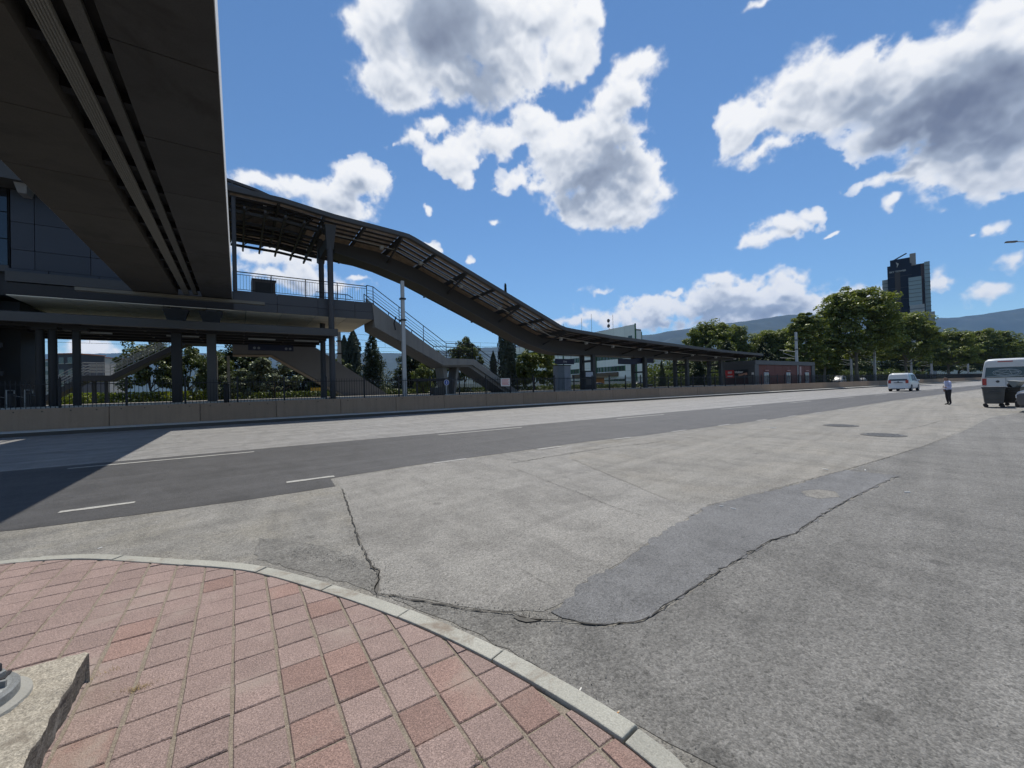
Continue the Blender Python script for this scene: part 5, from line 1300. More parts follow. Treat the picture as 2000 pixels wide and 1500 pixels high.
# far-left apartment blocks seen under the low roof
def far_block(label, px0, px1, top, D, col, zb=.5, red=None):
    a = far(px0, 770, D); b = far(px1, 770, D); tz = far(px0, top, D).z
    d = Vector((b.x - a.x, b.y - a.y, 0)); L_ = d.length; ang = math.atan2(d.y, d.x)
    t = empty('apartment_block', (a.x, a.y, zb), ang, label, 'building'); h = tz - zb
    MB().box(0, L_, .12, 9, 0, h).build('wall', mat('plaster_' + label[:10], col, .9, .1, .5), t)
    nf = max(3, int(h / 3.0)); nb = max(2, int(L_ / 3.0))
    for f_ in range(nf):
        for k in range(nb):
            x0 = L_ * (k + .2) / nb; z0 = h * (f_ + .25) / nf
            wn = MB().box(x0, x0 + L_ * .55 / nb, .06, .12, z0, z0 + h * .5 / nf).build('window', M_OGL, t)
            MB().box(x0 - .06, x0 + L_ * .55 / nb + .06, -.5 if k % 2 else .02, .1, z0 - .15, z0 - .02).build('sill', mat('block_sill', (.5, .48, .45), .8), wn)
    MB().box(-.2, L_ + .2, 0, 9.2, h, h + .3).build('roof', mat('block_roof', (.3, .12, .08) if red else (.2, .2, .2), .9), t)
    return t
far_block('pale apartment block with rusty roof seen under the low roof', 158, 205, 700, 150, (.42, .38, .37), red=1)
far_block('dark apartment block with small red sign far left', 112, 146, 692, 120, (.06, .06, .075))
far_block('white apartment block far left behind the first columns', 20, 100, 705, 170, (.4, .4, .4))

# ------------------------------------------------------------------ tall tower
DT = 420.0
tp = far(1780, 740, DT)
tow = empty('office_tower', (tp.x, tp.y, 0), 0, 'tall dark glass tower with pale glass wings and a slanted crane arm on top', 'tower')
th_ = math.atan((1780 - 1000) / FPX)      # the tower's front faces the viewer's street corner
vx = Vector((math.cos(-YAW - th_), math.sin(-YAW - th_), 0)); tow.rotation_euler = (0, 0, -YAW - th_)
KP = DT / FPX * math.cos(th_)
def tbox(px0, px1, y0, y1, d0, d1, name, m, parent=None, floors=0):
    xa, xb = (px0 - 1780) * KP, (px1 - 1780) * KP; z1 = (739 - y0) * DT / FPX + 1.6; z0 = (739 - y1) * DT / FPX + 1.6 if y1 < 739 else 0
    o = MB().box(xa, xb, d0, d1, z0, z1).build(name, m, parent or tow)
    if floors:
        n = int((z1 - z0) / 4.0)
        for i in range(1, n): 
            z = z0 + (z1 - z0) * i / n
            MB().box(xa - .12, xb + .12, d0 - .12, d1, z - .35, z + .35).build('floor_band', M_TBAND, o)
    return o
M_TDARK = mat('tower_dark_glass', (.012, .013, .022), .35, .1, .1, spec=.12); M_TBR = mat('tower_brown', (.045, .03, .02), .5, .1, .1); M_TRUST = mat('tower_rust', (.07, .032, .024), .5, .1, .1)
M_TGL = mat('tower_pale_glass', (.22, .28, .30), .25, .12, .08, spec=.4); M_TGL2 = mat('tower_grey_grid', (.30, .315, .33), .4, .12, .2); M_TBAND = mat('tower_band', (.105, .125, .145), .4); M_TTAN = mat('tower_tan', (.24, .22, .205), .6, .08, .2)
tbox(1727, 1741, 537, 760, 10, 30, 'left_wing', M_TGL2, floors=1)
tbox(1739, 1788, 513, 760, 4, 34, 'main_slab', M_TDARK)
tbox(1754, 1765, 528, 760, 3.6, 4, 'brown_stripe', M_TBR)
tbox(1745, 1786, 500, 513, 8, 30, 'crown_storey', M_TDARK)
tbox(1785, 1797, 494, 518, 6, 30, 'tan_crown', M_TTAN)
tbox(1788, 1813, 516, 760, 8, 34, 'right_slab', M_TDARK)
tbox(1806, 1812.5, 517, 760, 7.5, 8, 'rust_stripe', M_TRUST)
tbox(1812.5, 1823, 515, 760, 5, 32, 'right_wing', M_TGL, floors=1)
tbox(1781, 1806, 545, 599, -6, 8, 'glass_box', M_TGL, floors=1)
tbox(1782, 1810, 599, 760, -8, 8, 'glass_box_base', M_TGL2, floors=1)
tbox(1816, 1829, 614, 760, -2, 10, 'right_base', M_TGL2, floors=1)
for k in range(9):
    z = 12 + k * 12; MB().box((1739 - 1780) * KP - .02, (1788 - 1780) * KP, 3.85, 4, z, z + .3).build('joint_line', M_STEEL, tow)
text_mesh('SKY TOWER', 2.3, 'lettering', mat('tower_letters', (.42, .42, .4), .6), tow, ((1760 - 1780) * KP, 3.5, (739 - 526) * DT / FPX + 1.6), (R(90), 0, 0), .05, True)
z_ = (739 - 514) * DT / FPX + 1.6; x_ = (1757 - 1780) * KP
MB().prism([(x_, z_ + 3.6), (x_ + 2.2, z_ + 1.6), (x_ + .6, z_ - 2.6), (x_ + .9, z_ + .8)], 3.5, 3.8, 'y').build('emblem', mat('tower_letters', (.42, .42, .4)), tow)
zc = (739 - 501) * DT / FPX + 1.6
MB().bar(((1746 - 1780) * KP, 14, zc), ((1779 - 1780) * KP, 14, zc + 6.5), .9, 1.1).build('crane_arm', M_STEELD, tow)
MB().box((1746 - 1780) * KP, (1757 - 1780) * KP, 12, 16, zc - .8, zc + .9).build('crane_base', M_STEELD, tow)

# ------------------------------------------------------------------ mountains
def mountain(name, ridge, D0, D1, m, seed, amp):
    rng_ = random.Random(seed); xs_ = []; px0, px1 = ridge[0][0], ridge[-1][0]; n = 260; rows_ = 26; V_, F_ = [], []
    def ry(px):
        for (a, ya), (b, yb2) in zip(ridge, ridge[1:]):
            if a <= px <= b: return ya + (yb2 - ya) * (px - a) / (b - a)
        return ridge[-1][1]
    for i in range(n + 1):
        px = px0 + (px1 - px0) * i / n; top = far(px, ry(px), D0); base = far(px, 735, D1)
        dirn = Vector((base.x, base.y, 0)).normalized()
        for j in range(rows_ + 1):
            t = j / rows_; D_ = D0 + (D1 - D0) * t; p = far(px, 735, D_)
            hgt = top.z * (1 - t) ** 1.25
            q = Vector((p.x / 900, p.y / 900, seed)); rg = mn.fractal(q * 1.7, .9, 2.1, 6)
            hgt += rg * amp * min(1, t * 5) * (1 - t) + mn.fractal(q * 6, .8, 2.2, 4) * amp * .06 * (1 - t)
            V_.append((p.x, p.y, max(-20, hgt)))
    for i in range(n):
        for j in range(rows_):
            a = i * (rows_ + 1) + j; F_.append((a, a + 1, a + rows_ + 2, a + rows_ + 1))
    me_ = bpy.data.meshes.new(name); me_.from_pydata(V_, [], F_); me_.materials.append(m); me_.update()
    me_.polygons.foreach_set('use_smooth', [True] * len(me_.polygons))
    o = bpy.data.objects.new(name, me_); link(o); o['kind'] = 'structure'; return o
M_MT = mat('forest_mountain', (.024, .036, .022), .95, .35, .004)
mountain('mountain', [(-400, 700), (200, 690), (800, 690), (1100, 668), (1260, 655), (1340, 642), (1450, 628), (1540, 615), (1610, 614), (1720, 620), (1830, 622), (1880, 619), (1930, 612), (2000, 602), (2300, 575), (2700, 590)], 7000, 3800, M_MT, 3, 190)
mountain('foothill', [(900, 715), (1200, 700), (1500, 690), (1700, 672), (1840, 642), (1900, 646), (2000, 655), (2300, 640), (2700, 650)], 3600, 2200, M_MT, 8, 70)
M_HAZE = bpy.data.materials.new('haze_air'); M_HAZE.use_nodes = True
nt = NT(M_HAZE.node_tree); nt.n.clear(); pv = nt.add('ShaderNodeVolumePrincipled'); pv.inputs['Color'].default_value = (.25, .52, 1.0, 1); pv.inputs['Density'].default_value = 4.6e-5; pv.inputs['Anisotropy'].default_value = .0
ou = nt.add('ShaderNodeOutputMaterial'); nt.l.new(pv.outputs[0], ou.inputs['Volume'])
hz = MB().box(-9600, 9600, -9600, 9600, -30, 1650).build('haze', M_HAZE); hz['kind'] = 'stuff'; tag(hz, 'faint bluish haze in the air before the mountains', 'haze')

# ------------------------------------------------------------------ vehicles
def vehicle(name, loc, rz, label, stations, paint, wheels, wr, windows, rear=None, front=None, trim=None, scale=1.0, group=None, cat='car'):
    # stations: x, z_bottom, z_belt, z_roof, half width bottom, belt, roof
    t = empty(name, loc, rz, label, cat, group); t.scale = (scale,) * 3
    rings = []
    for (x, zb, zl, zr, wb, wl, wf) in stations:
        half = [(wb * .86, zb), (wb, zb + .10), (wb * 1.0 + (wl - wb) * .6, zb + (zl - zb) * .55), (wl, zl), (wl + (wf - wl) * .7, zl + (zr - zl) * .72), (wf, zr - .07 * (zr - zl) - .02), (wf * .86, zr - .012), (wf * .45, zr)]
        rings.append([(x, y, z) for y, z in half] + [(x, -y, z) for y, z in reversed(half)])
    n = len(rings[0]); vs = [p for r in rings for p in r]; fs = []
    for i in range(len(rings) - 1):
        for k in range(n): fs.append((i * n + k, i * n + (k + 1) % n, (i + 1) * n + (k + 1) % n, (i + 1) * n + k))
    fs += [tuple(range(n - 1, -1, -1)), tuple(range((len(rings) - 1) * n, len(rings) * n))]
    b = MB().add(vs, fs).build('body', paint, t, 38)
    sub = b.modifiers.new('bevel', 'BEVEL'); sub.width = .03; sub.segments = 3; sub.limit_method = 'ANGLE'; sub.angle_limit = R(40)
    def side_y(x, z):
        for (A, B) in zip(stations, stations[1:]):
            if A[0] <= x <= B[0]:
                u = (x - A[0]) / (B[0] - A[0]); S = [A[i] + (B[i] - A[i]) * u for i in range(7)]
                if z < S[2]: return S[4] + (S[5] - S[4]) * max(0, (z - S[1])) / (S[2] - S[1])
                return S[5] + (S[6] - S[5]) * (z - S[2]) / (S[3] - S[2])
        return 0.8
    g = glass('vehicle_glass', (.012, .014, .017), .05)
    for (pts_,) in [(w_,) for w_ in windows]:
        for s_ in (1, -1):
            out = [(x, s_ * (side_y(x, z) + .008), z) for x, z in pts_]; inn = [(x, s_ * (side_y(x, z) - .03), z) for x, z in pts_]
            k = len(out); MB().add(out + inn, [tuple(range(k)), tuple(range(2 * k - 1, k - 1, -1))] + [(i, (i + 1) % k, k + (i + 1) % k, k + i) for i in range(k)]).build('side_window', g, t)
    M_T = mat('tyre_rubber', (.018, .018, .018), .9, .1, 5); M_RIM = mat('alloy_rim', (.30, .30, .31), .4, .1, 5, metal=.5)
    for x in wheels:
        hw = side_y(x, stations[0][1] + .3)
        for s_ in (1, -1):
            MB().lathe([(wr * 1.17, s_ * (hw - .1)), (wr * 1.17, s_ * (hw + .006))], 22, (x, 0, wr), 'y').build('wheel_arch', M_T, t)
            w_ = MB().lathe([(wr * .62, s_ * (hw - .22)), (wr, s_ * (hw - .2)), (wr, s_ * (hw - .01)), (wr * .9, s_ * (hw + .012)), (wr * .64, s_ * (hw + .014))], 22, (x, 0, wr), 'y').build('wheel', M_T, t, 40)
            MB().lathe([(wr * .63, s_ * (hw - .02)), (wr * .6, s_ * (hw + .02)), (wr * .16, s_ * (hw + .012))], 18, (x, 0, wr), 'y').build('rim', M_RIM, w_, 40)
    return t, side_y, g
M_WHITE = mat('white_car_paint', (.60, .62, .64), .25, .04, 1, spec=.6); M_BLACKP = mat('black_plastic', (.02, .02, .021), .7, .1, 5)
M_TAIL = mat('tail_lamp_red', (.30, .012, .010), .2, .1, 5, spec=.7); M_PLATE = mat('number_plate', (.55, .56, .57), .5, .05, 5); M_AMB = mat('amber_lens', (.4, .16, .03), .3)

# white people carrier driving away (rear towards us)
VX = [(0.0, .30, 1.06, 1.78, .80, .85, .70), (.10, .26, 1.06, 1.90, .86, .90, .74), (.9, .24, 1.06, 1.97, .90, .92, .76), (2.3, .24, 1.05, 1.98, .90, .92, .76), (3.1, .24, 1.04, 1.86, .90, .92, .72), (3.75, .24, 1.02, 1.10, .90, .91, .80), (4.45, .26, .88, .96, .88, .86, .7), (4.75, .3, .70, .80, .78, .74, .6)]
cpos = gnd(1757, 764.5)
t, sy, g = vehicle('people_carrier', (cpos.x, cpos.y + .1, .012), R(1.5), 'white people carrier driving away on the road', VX, M_WHITE, (.85, 3.85), .34,
                   [[(.25, 1.12), (.95, 1.12), (.95, 1.76), (.32, 1.72)], [(1.03, 1.12), (2.05, 1.12), (2.05, 1.78), (1.03, 1.77)], [(2.13, 1.12), (3.2, 1.10), (2.95, 1.5), (2.7, 1.76), (2.13, 1.78)]], scale=1.13)
MB().hexa([(-.02, -.74, 1.14), (-.02, .74, 1.14), (.03, .74, 1.14), (.03, -.74, 1.14), (.035, -.66, 1.66), (.035, .66, 1.66), (.08, .66, 1.66), (.08, -.66, 1.66)]).build('rear_window', g, t)
for s_ in (1, -1):
    MB().box(-.03, .06, s_ * .70 - .12, s_ * .70 + .12, .86, 1.22).build('tail_lamp', M_TAIL, t, bevel=.02)
    MB().tube([(.5, s_ * .66, 2.0), (2.4, s_ * .66, 2.02)], .02, 6).build('roof_rail', M_STEEL, t)
    mr = MB().box(3.1, 3.25, s_ * 1.0 - .12, s_ * 1.0 + .12, 1.06, 1.24).build('wing_mirror', M_WHITE, t, bevel=.03)
MB().box(-.06, .1, -.82, .82, .28, .52).build('rear_bumper', M_WHITE, t, bevel=.04); MB().box(-.075, -.02, -.55, .55, .2, .3).build('bumper_insert', M_BLACKP, t)
MB().box(-.035, -.012, -.28, .28, .78, .9).build('number_plate', M_PLATE, t); MB().lathe([(.06, -.02), (.06, -.035)], 14, (0, 0, 1.03), 'x').build('badge', M_STEEL, t)
MB().box(-.03, .02, -.36, .36, .92, .97).build('handle_strip', M_BLACKP, t)

# white minibus parked at the right (rear towards us)
VB = [(0.0, .38, 1.35, 2.50, .93, .96, .80), (.07, .34, 1.35, 2.58, .97, .99, .82), (.5, .32, 1.35, 2.64, .99, 1.0, .84), (4.3, .32, 1.35, 2.64, .99, 1.0, .84), (4.9, .32, 1.33, 2.45, .99, 1.0, .8), (5.5, .34, 1.28, 1.4, .98, .98, .88), (6.1, .4, 1.0, 1.12, .92, .9, .75)]
bp = far(1918, 800, 25.6); bp = Vector((bp.x, bp.y, 0))
M_BUS = mat('minibus_white', (.52, .54, .55), .35, .05, 1)
t, sy, g = vehicle('minibus', (bp.x, bp.y - 1.0, .012), R(0), 'white minibus seen from behind at the right edge, decal on its rear window', VB, M_BUS, (1.1, 4.9), .36,
                   [[(.4, 1.5), (1.6, 1.5), (1.6, 2.2), (.4, 2.2)], [(1.7, 1.5), (3.1, 1.5), (3.1, 2.2), (1.7, 2.2)], [(3.2, 1.5), (4.3, 1.5), (4.3, 2.2), (3.2, 2.2)]], cat='minibus')
rw = MB().hexa([(-.03, -.84, 1.48), (-.03, .84, 1.48), (.04, .84, 1.48), (.04, -.84, 1.48), (-.005, -.78, 2.12), (-.005, .78, 2.12), (.06, .78, 2.12), (.06, -.78, 2.12)]).build('rear_window', g, t, bevel=.02)
M_DEC = mat('frosted_decal', (.36, .40, .42), .6)
dc = MB(); cy0, cz0 = -.05, 1.78
def ell(a, b, w): 
    P_ = [(-.038, cy0 + a * math.cos(2 * math.pi * k / 40), cz0 + b * math.sin(2 * math.pi * k / 40)) for k in range(41)]; dc.tube(P_, w, 5)
ell(.55, .21, .012); ell(.47, .17, .010)
for k in range(5): 
    a = 2 * math.pi * k / 5 + .5; b_ = a + 2 * math.pi * 2 / 5
    dc.tube([(-.036, cy0 + .5 * math.cos(a), cz0 + .19 * math.sin(a)), (-.036, cy0 + .5 * math.cos(b_), cz0 + .19 * math.sin(b_))], .010, 5)
dc.tube([(-.042, .8, 1.52), (-.042, .3, 1.56), (-.042, 0, 1.53), (-.042, -.4, 1.56), (-.042, -.8, 1.6)], .018, 5); dc.build('window_decal', M_DEC, rw)
for s_ in (1, -1):
    l_ = MB().box(-.025, .06, s_ * .86 - .09, s_ * .86 + .09, 1.02, 1.44).build('tail_lamp', M_TAIL, t, bevel=.02)
    MB().box(-.03, .05, s_ * .86 - .085, s_ * .86 + .085, .82, 1.0).build('reverse_lamp', mat('pale_lens', (.35, .3, .27), .3), t, bevel=.02)
MB().box(-.06, .1, -.95, .95, .36, .6).build('rear_bumper', M_BLACKP, t, bevel=.03); MB().box(-.012, -.002, -.006, .006, .6, 1.45).build('door_seam', M_BLACKP, t)
MB().lathe([(.075, -.005), (.075, -.02)], 14, (0, .32, 1.24), 'x').build('badge', M_STEEL, t); MB().box(-.02, -.002, -.3, .24, .86, .98).build('number_plate', M_PLATE, t)
MB().box(-.01, .06, -.3, .3, 2.42, 2.48).build('brake_lamp', M_TAIL, t)

# dark car at the very edge
VC = [(0.0, .28, .74, .86, .70, .74, .6), (.12, .22, .80, .92, .80, .82, .68), (.9, .2, .88, .96, .86, .87, .74), (1.35, .2, .92, 1.0, .87, .88, .74), (2.1, .2, .95, 1.42, .87, .88, .62), (2.9, .2, .96, 1.46, .87, .88, .62), (3.6, .2, .97, 1.3, .87, .88, .62), (4.1, .22, .95, 1.05, .85, .86, .7), (4.3, .3, .85, .93, .78, .8, .66)]
dpos = gnd(1992, 806)
M_SILV = mat('dark_silver_paint', (.10, .105, .12), .25, .05, 2, metal=.4, spec=.6)
t, sy, g = vehicle('parked_car', (dpos.x + .9, dpos.y + .1, .008), R(-90), 'nose of a dark silver parked car cut by the right edge', VC, M_SILV, (.8, 3.4), .32, [[(1.6, 1.0), (2.7, 1.0), (2.6, 1.38), (2.1, 1.36)], [(2.78, 1.0), (3.7, 1.02), (3.4, 1.3), (2.78, 1.4)]])
for s_ in (1, -1): MB().box(-.02, .22, s_ * .6 - .14, s_ * .6 + .14, .6, .76).build('headlamp', mat('lamp_lens', (.5, .52, .55), .12, spec=.8), t, bevel=.03)
MB().box(-.05, .14, -.72, .72, .24, .5).build('front_bumper', M_BLACKP, t, bevel=.04); MB().box(-.02, .05, -.35, .35, .55, .7).build('grille', M_BLACKP, t)
MB().hexa([(1.32, -.7, .98), (1.32, .7, .98), (1.4, .7, .98), (1.4, -.7, .98), (2.02, -.58, 1.4), (2.02, .58, 1.4), (2.1, .58, 1.4), (2.1, -.58, 1.4)]).build('windscreen', g, t)
# parked cars behind the fence
M_DKCAR = mat('black_car_paint', (.02, .021, .024), .25, .05, 2, spec=.6)
for (px, Y, rz, pm, lab, kind) in [(1112, 52, 75, M_WHITE, 'white parked car left of the black machine beyond the platform', VC), (1195, 51, 160, M_DKCAR, 'dark parked car with glinting windscreen beyond the platform', VC), (1270, 53, 170, M_DKCAR, 'dark parked car right of the canopy columns beyond the platform', VC),
                                  (1645, 45, 185, M_WHITE, 'white van under the tallest plane tree', VX), (1688, 46, 185, M_WHITE, 'white car right of the plane trunk behind the wall', VC)]:
    q = atY(px, 755, Y)
    t, sy, g = vehicle('parked_van' if kind is VX else 'parked_car', (q.x, Y, .62 if Y > 50 else .5), R(rz), lab, kind, pm, (.8, 3.4) if kind is VC else (.85, 3.85), .33,
            [[(1.6, 1.0), (2.7, 1.0), (2.6, 1.38), (2.1, 1.36)]] if kind is VC else [[(.25, 1.12), (2.05, 1.12), (2.05, 1.78), (.32, 1.72)], [(2.13, 1.12), (3.2, 1.10), (2.7, 1.76), (2.13, 1.78)]], scale=1.15 if kind is VX else 1.1)
    if kind is VC: MB().hexa([(1.32, -.7, .98), (1.32, .7, .98), (1.4, .7, .98), (1.4, -.7, .98), (2.02, -.58, 1.4), (2.02, .58, 1.4), (2.1, .58, 1.4), (2.1, -.58, 1.4)]).build('windscreen', g, t)
    else: MB().box(-.03, .04, -.7, .7, 1.14, 1.66).build('rear_window', g, t)

# ------------------------------------------------------------------ dumpsters
M_BIN = mat('dumpster_steel', (.085, .088, .088), .55, .22, 4, .3, 30, metal=.3, streak=.2); M_BIN2 = mat('dumpster_dark', (.05, .046, .04), .6, .25, 4, metal=.2)
def dumpster(loc, rz, label, m, lid):
    t = empty('dumpster', loc, rz, label, 'dumpster', 'dumpsters beside the minibus')
    W, D, z0, z1 = .60, .37, .2, 1.0
    MB().hexa([(-W * .9, -D * .82, z0), (W * .9, -D * .82, z0), (W * .9, D * .82, z0), (-W * .9, D * .82, z0), (-W, -D, z1), (W, -D, z1), (W, D, z1), (-W, D, z1)]).build('body', m, t, bevel=.03)
    MB().box(-W * 1.04, W * 1.04, -D * 1.05, D * 1.05, z1 - .05, z1).build('rim', m, t, bevel=.01)
    for z in (.42, .66): MB().box(-W * (.88 + z * .11) - .015, -W * (.8 + z * .1), -D * .8, D * .8, z, z + .03).build('swage', m, t)
    MB().tube([(-W - .02, -.2, .78), (-W - .07, -.2, .78), (-W - .07, .2, .78), (-W - .02, .2, .78)], .018, 6).build('handle', m, t)
    for sx in (-1, 1):
        MB().tube([(sx * W, 0, .86), (sx * (W + .1), 0, .86)], .03, 8).build('trunnion', m, t)
        for sy_ in (-1, 1):
            w_ = MB().lathe([(.085, -.022), (.085, .022)], 14, (sx * W * .8, sy_ * D * .72, .09), 'x').build('wheel', M_BLACKP, t)
            MB().box(sx * W * .8 - .035, sx * W * .8 + .035, sy_ * D * .72 - .02, sy_ * D * .72 + .02, .08, .21).build('fork', M_STEELD, w_)
    if lid == 'flat':
        MB().box(-W * 1.03, W * 1.03, -D * 1.06, D * 1.06, z1 + .002, z1 + .05).build('lid', m, t, bevel=.015)
    elif lid == 'shut':
        P_ = [(-D * 1.05, z1)] + [(-D * 1.05 * math.cos(a), z1 + .2 * math.sin(a)) for a in [math.pi * k / 10 for k in range(1, 10)]] + [(D * 1.05, z1)]
        MB().prism(P_, -W * 1.02, W * 1.02, 'x').build('lid', m, t)
    else:
        MB().hexa([(-W, -D * .5, z1), (W, -D * .5, z1), (W, -D * .35, z1), (-W, -D * .35, z1), (-W, -D * 1.1, z1 + .28), (W, -D * 1.1, z1 + .28), (W, D * .2, z1 + .34), (-W, D * .2, z1 + .34)]).build('lid', mat('lid_pale_edge', (.2, .205, .19), .6, .2, 4), t)
        MB().lathe([(.10, 0), (.14, .1), (.1, .2), (.03, .24)], 10, (-.2, 0, z1)).build('waste_bag', M_BLACKP, t, 50)
    return t
def bin_at(px, py, back):
    p_ = gnd(px, py); d_ = Vector((p_.x, p_.y, 0)).normalized(); q_ = Vector((p_.x, p_.y, 0)) + d_ * back; return (q_.x, q_.y, .01), math.atan2(d_.y, d_.x)
l_, r_ = bin_at(1941, 797, .62); dumpster(l_, r_ + R(2), 'grey steel dumpster in front, left of the pair beside the minibus', M_BIN, 'flat')
l_, r_ = bin_at(1978, 796, .9); dumpster(l_, r_ - R(10), 'darker dumpster with raised lid, right of the pair', M_BIN2, 'open')

# ------------------------------------------------------------------ person
def person():
    p = gnd(1853, 790.5); t = empty('person', (p.x, p.y, .01), 0, 'person in pale blue shirt and dark trousers looking down, standing at the roadside', 'person')
    # local frame: f = facing (left in the picture, towards the road), s = to the person's left
    f = Vector((-.75, .66, 0)).normalized(); s_ = Vector((-f.y, f.x, 0)); u = Vector((0, 0, 1)); H = 1.60 / 1.72
    def q(a, b, c): return (f * a + s_ * b + u * c) * H
    J = {'pelvis': (q(0, 0, .95), .135, .115), 'belly': (q(.02, 0, 1.08), .15, .125), 'chest': (q(.03, 0, 1.28), .165, .12), 'upchest': (q(.04, 0, 1.40), .12, .10), 'neck': (q(.06, 0, 1.49), .058, .058),
         'head0': (q(.10, 0, 1.56), .075, .075), 'head1': (q(.125, 0, 1.64), .092, .085), 'head2': (q(.12, 0, 1.71), .07, .07), 'nose': (q(.215, 0, 1.59), .022, .02)}
    E_ = [('pelvis', 'belly'), ('belly', 'chest'), ('chest', 'upchest'), ('upchest', 'neck'), ('neck', 'head0'), ('head0', 'head1'), ('head1', 'head2'), ('head1', 'nose')]
    for nm, sd in (('L', 1), ('R', -1)):
        leg = [(.0, .09, .86, .095), (.03, .10, .66, .082), (.035, .105, .48, .065), (.0, .105, .26, .055), (-.03, .105, .09, .045), (.05, .115, .035, .04), (.15, .13, .028, .03)]
        if sd < 0: leg = [(a - .03 * (z < .7), b, z, r_) for a, b, z, r_ in leg]
        prev = 'pelvis'
        for i, (a, b, z, r_) in enumerate(leg): J[nm + 'l%d' % i] = (q(a, sd * b, z), r_, r_); E_.append((prev, nm + 'l%d' % i)); prev = nm + 'l%d' % i
        if sd > 0: arm = [(.04, .19, 1.39, .062), (.06, .225, 1.25, .052), (.04, .24, 1.12, .045), (.14, .20, 1.06, .038), (.24, .12, 1.08, .03), (.29, .07, 1.10, .032)]
        else: arm = [(.02, .19, 1.39, .062), (-.08, .23, 1.26, .052), (-.17, .24, 1.14, .046), (-.10, .20, 1.04, .04), (-.02, .16, .96, .03), (.03, .14, .92, .032)]
        prev = 'upchest'
        for i, (a, b, z, r_) in enumerate(arm): J[nm + 'a%d' % i] = (q(a, sd * b, z), r_, r_); E_.append((prev, nm + 'a%d' % i)); prev = nm + 'a%d' % i
        base = Vector(J[prev][0])
        for k in range(5):
            off = (k - 2) * .016; d = f * (.05 if k else .02) + u * (-.03 - .005 * (k % 2)) + s_ * (off if k else sd * -.03)
            J[nm + 'f%d' % k] = (base + s_ * off * .6 + d * .6, .010, .010); J[nm + 'g%d' % k] = (base + s_ * off + d * 1.25 + u * -.012, .009, .009)
            E_ += [(prev, nm + 'f%d' % k), (nm + 'f%d' % k, nm + 'g%d' % k)]
    keys = list(J); me_ = bpy.data.meshes.new('body'); me_.from_pydata([tuple(J[k][0]) for k in keys], [(keys.index(a), keys.index(b)) for a, b in E_], [])
    tmp = bpy.data.objects.new('body', me_); COL.objects.link(tmp)
    sk = tmp.modifiers.new('skin', 'SKIN'); sk.use_smooth_shade = True
    for i, k in enumerate(keys): me_.skin_vertices[0].data[i].radius = (J[k][1], J[k][2])
    me_.skin_vertices[0].data[0].use_root = True
    sb = tmp.modifiers.new('sub', 'SUBSURF'); sb.levels = 2; sb.render_levels = 2
    dg = bpy.context.evaluated_depsgraph_get(); m2 = bpy.data.meshes.new_from_object(tmp.evaluated_get(dg)); bpy.data.objects.remove(tmp)
    m2.materials.clear()
    for m in (mat('pale_blue_shirt', (.42, .45, .62), .8, .12, 12), mat('dark_trousers', (.022, .021, .024), .85, .15, 10), mat('skin_tone', (.28, .16, .11), .6, .08, 10), mat('black_shoe', (.015, .014, .014), .5), mat('dark_hair', (.02, .016, .014), .7)): m2.materials.append(m)
    idx = []
    for pl_ in m2.polygons:
        c = pl_.center; z = c.z / H; r_ = Vector((c.x, c.y, 0)); a = r_.dot(f) / H; b = abs(r_.dot(s_)) / H
        arm_hand = min((c - Vector(J['La5'][0])).length, (c - Vector(J['Ra5'][0])).length) < .085 or min((c - Vector(J['La4'][0])).length, (c - Vector(J['Ra4'][0])).length) < .05
        if z < .075: idx.append(3)
        elif arm_hand: idx.append(2)
        elif z > 1.485: idx.append(4 if (z > 1.655 or (a < .09 and z > 1.55)) else 2)
        elif z > .93: idx.append(0)
        else: idx.append(1)
    m2.polygons.foreach_set('material_index', idx)
    o = bpy.data.objects.new('body', m2); link(o, t)
    bg_ = MB().hexa([q(-.10, -.24, .80), q(.08, -.24, .80), q(.08, -.17, .80), q(-.10, -.17, .80), q(-.10, -.25, .98), q(.08, -.25, .98), q(.08, -.17, .98), q(-.10, -.17, .98)]).build('waist_bag', mat('brown_bag', (.10, .05, .035), .7, .2, 20), t, bevel=.02)
    for sd in (1, -1):
        c = Vector(q(.115, sd * .088, 1.61)); MB().lathe([(.012, -.01), (.026, 0), (.012, .01)], 8, tuple(c), 'y').build('ear', mat('skin_tone', (.28, .16, .11)), t, 50)
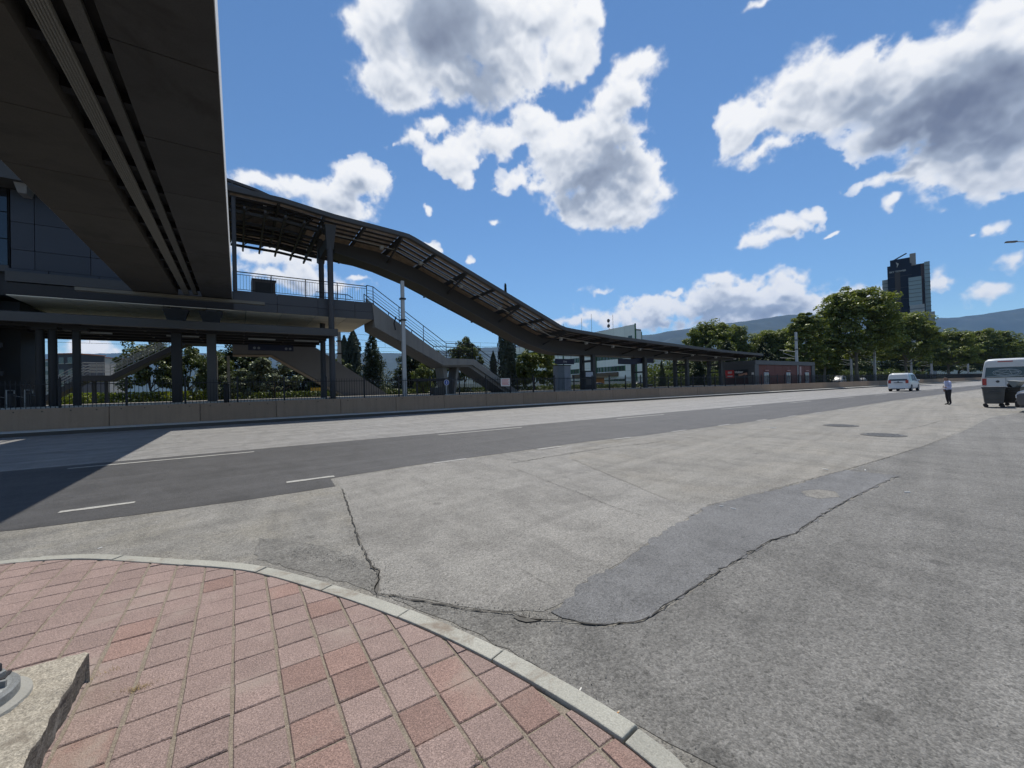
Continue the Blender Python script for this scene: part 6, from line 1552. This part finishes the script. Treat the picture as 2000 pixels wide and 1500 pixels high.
    ph = Vector(q(.31, .05, 1.13)); MB().box(ph.x - .035, ph.x + .035, ph.y - .006, ph.y + .006, ph.z - .06, ph.z + .06).build('phone', M_BLACKP, t)
person()

# ------------------------------------------------------------------ loose grit along the kerb and cracks
rr = random.Random(21); gm = MB()
def pebble(x, y, z, r_):
    a = rr.uniform(0, 6.28); k = [Vector((math.cos(a + i * 2.09) * r_ * rr.uniform(.7, 1.2), math.sin(a + i * 2.09) * r_ * rr.uniform(.7, 1.2), 0)) for i in range(3)]
    b = Vector((x, y, z)); tp_ = b + Vector((0, 0, r_ * rr.uniform(.5, 1.0)))
    gm.cur = rr.choice((0, 0, 1)); gm.add([b + k[0], b + k[1], b + k[2], tp_], [(0, 1, 3), (1, 2, 3), (2, 0, 3)])
for i in range(1500):
    s_ = rr.uniform(acc[-1] * .25, acc[-1] * .85); p = karc(s_); d = (karc(s_ + .05) - karc(s_ - .05)).normalized(); n = Vector((-d.y, d.x)); n = n if n.dot(Vector((.5, .5))) > 0 else -n
    q = p + n * (WK + .01 + abs(rr.gauss(0, .10))); pebble(q.x, q.y, .006, rr.uniform(.002, .007))
for pts_, n_ in ([(668, 955), (690, 1025), (716, 1085), (740, 1118), (733, 1160)], 260), ([(733, 1160), (860, 1183), (1000, 1200), (1110, 1216), (1240, 1216)], 420), ([(1272, 1206), (1420, 1108), (1506, 1056), (1600, 1010)], 220), ([(560, 1075), (640, 1085), (700, 1105)], 240):
    G_ = G(*pts_)
    for i in range(n_):
        k = rr.randrange(len(G_) - 1); a = Vector(G_[k]); b = Vector(G_[k + 1]); q = a.lerp(b, rr.random()) + Vector((rr.gauss(0, .06), rr.gauss(0, .06))); pebble(q.x, q.y, .006, rr.uniform(.002, .008))
for i in range(1600):
    q = Vector((rr.uniform(1.2, 9), rr.uniform(.2, 7))); pebble(q.x, q.y, .005, rr.uniform(.0015, .005))
gr_ = gm.build('grit', [mat('grit_grey', (.16, .155, .145), .95, .3, 60), mat('grit_pale', (.34, .32, .28), .95, .3, 60)], kind='stuff'); tag(gr_, 'loose grit scattered along the kerb and the cracks', 'grit')
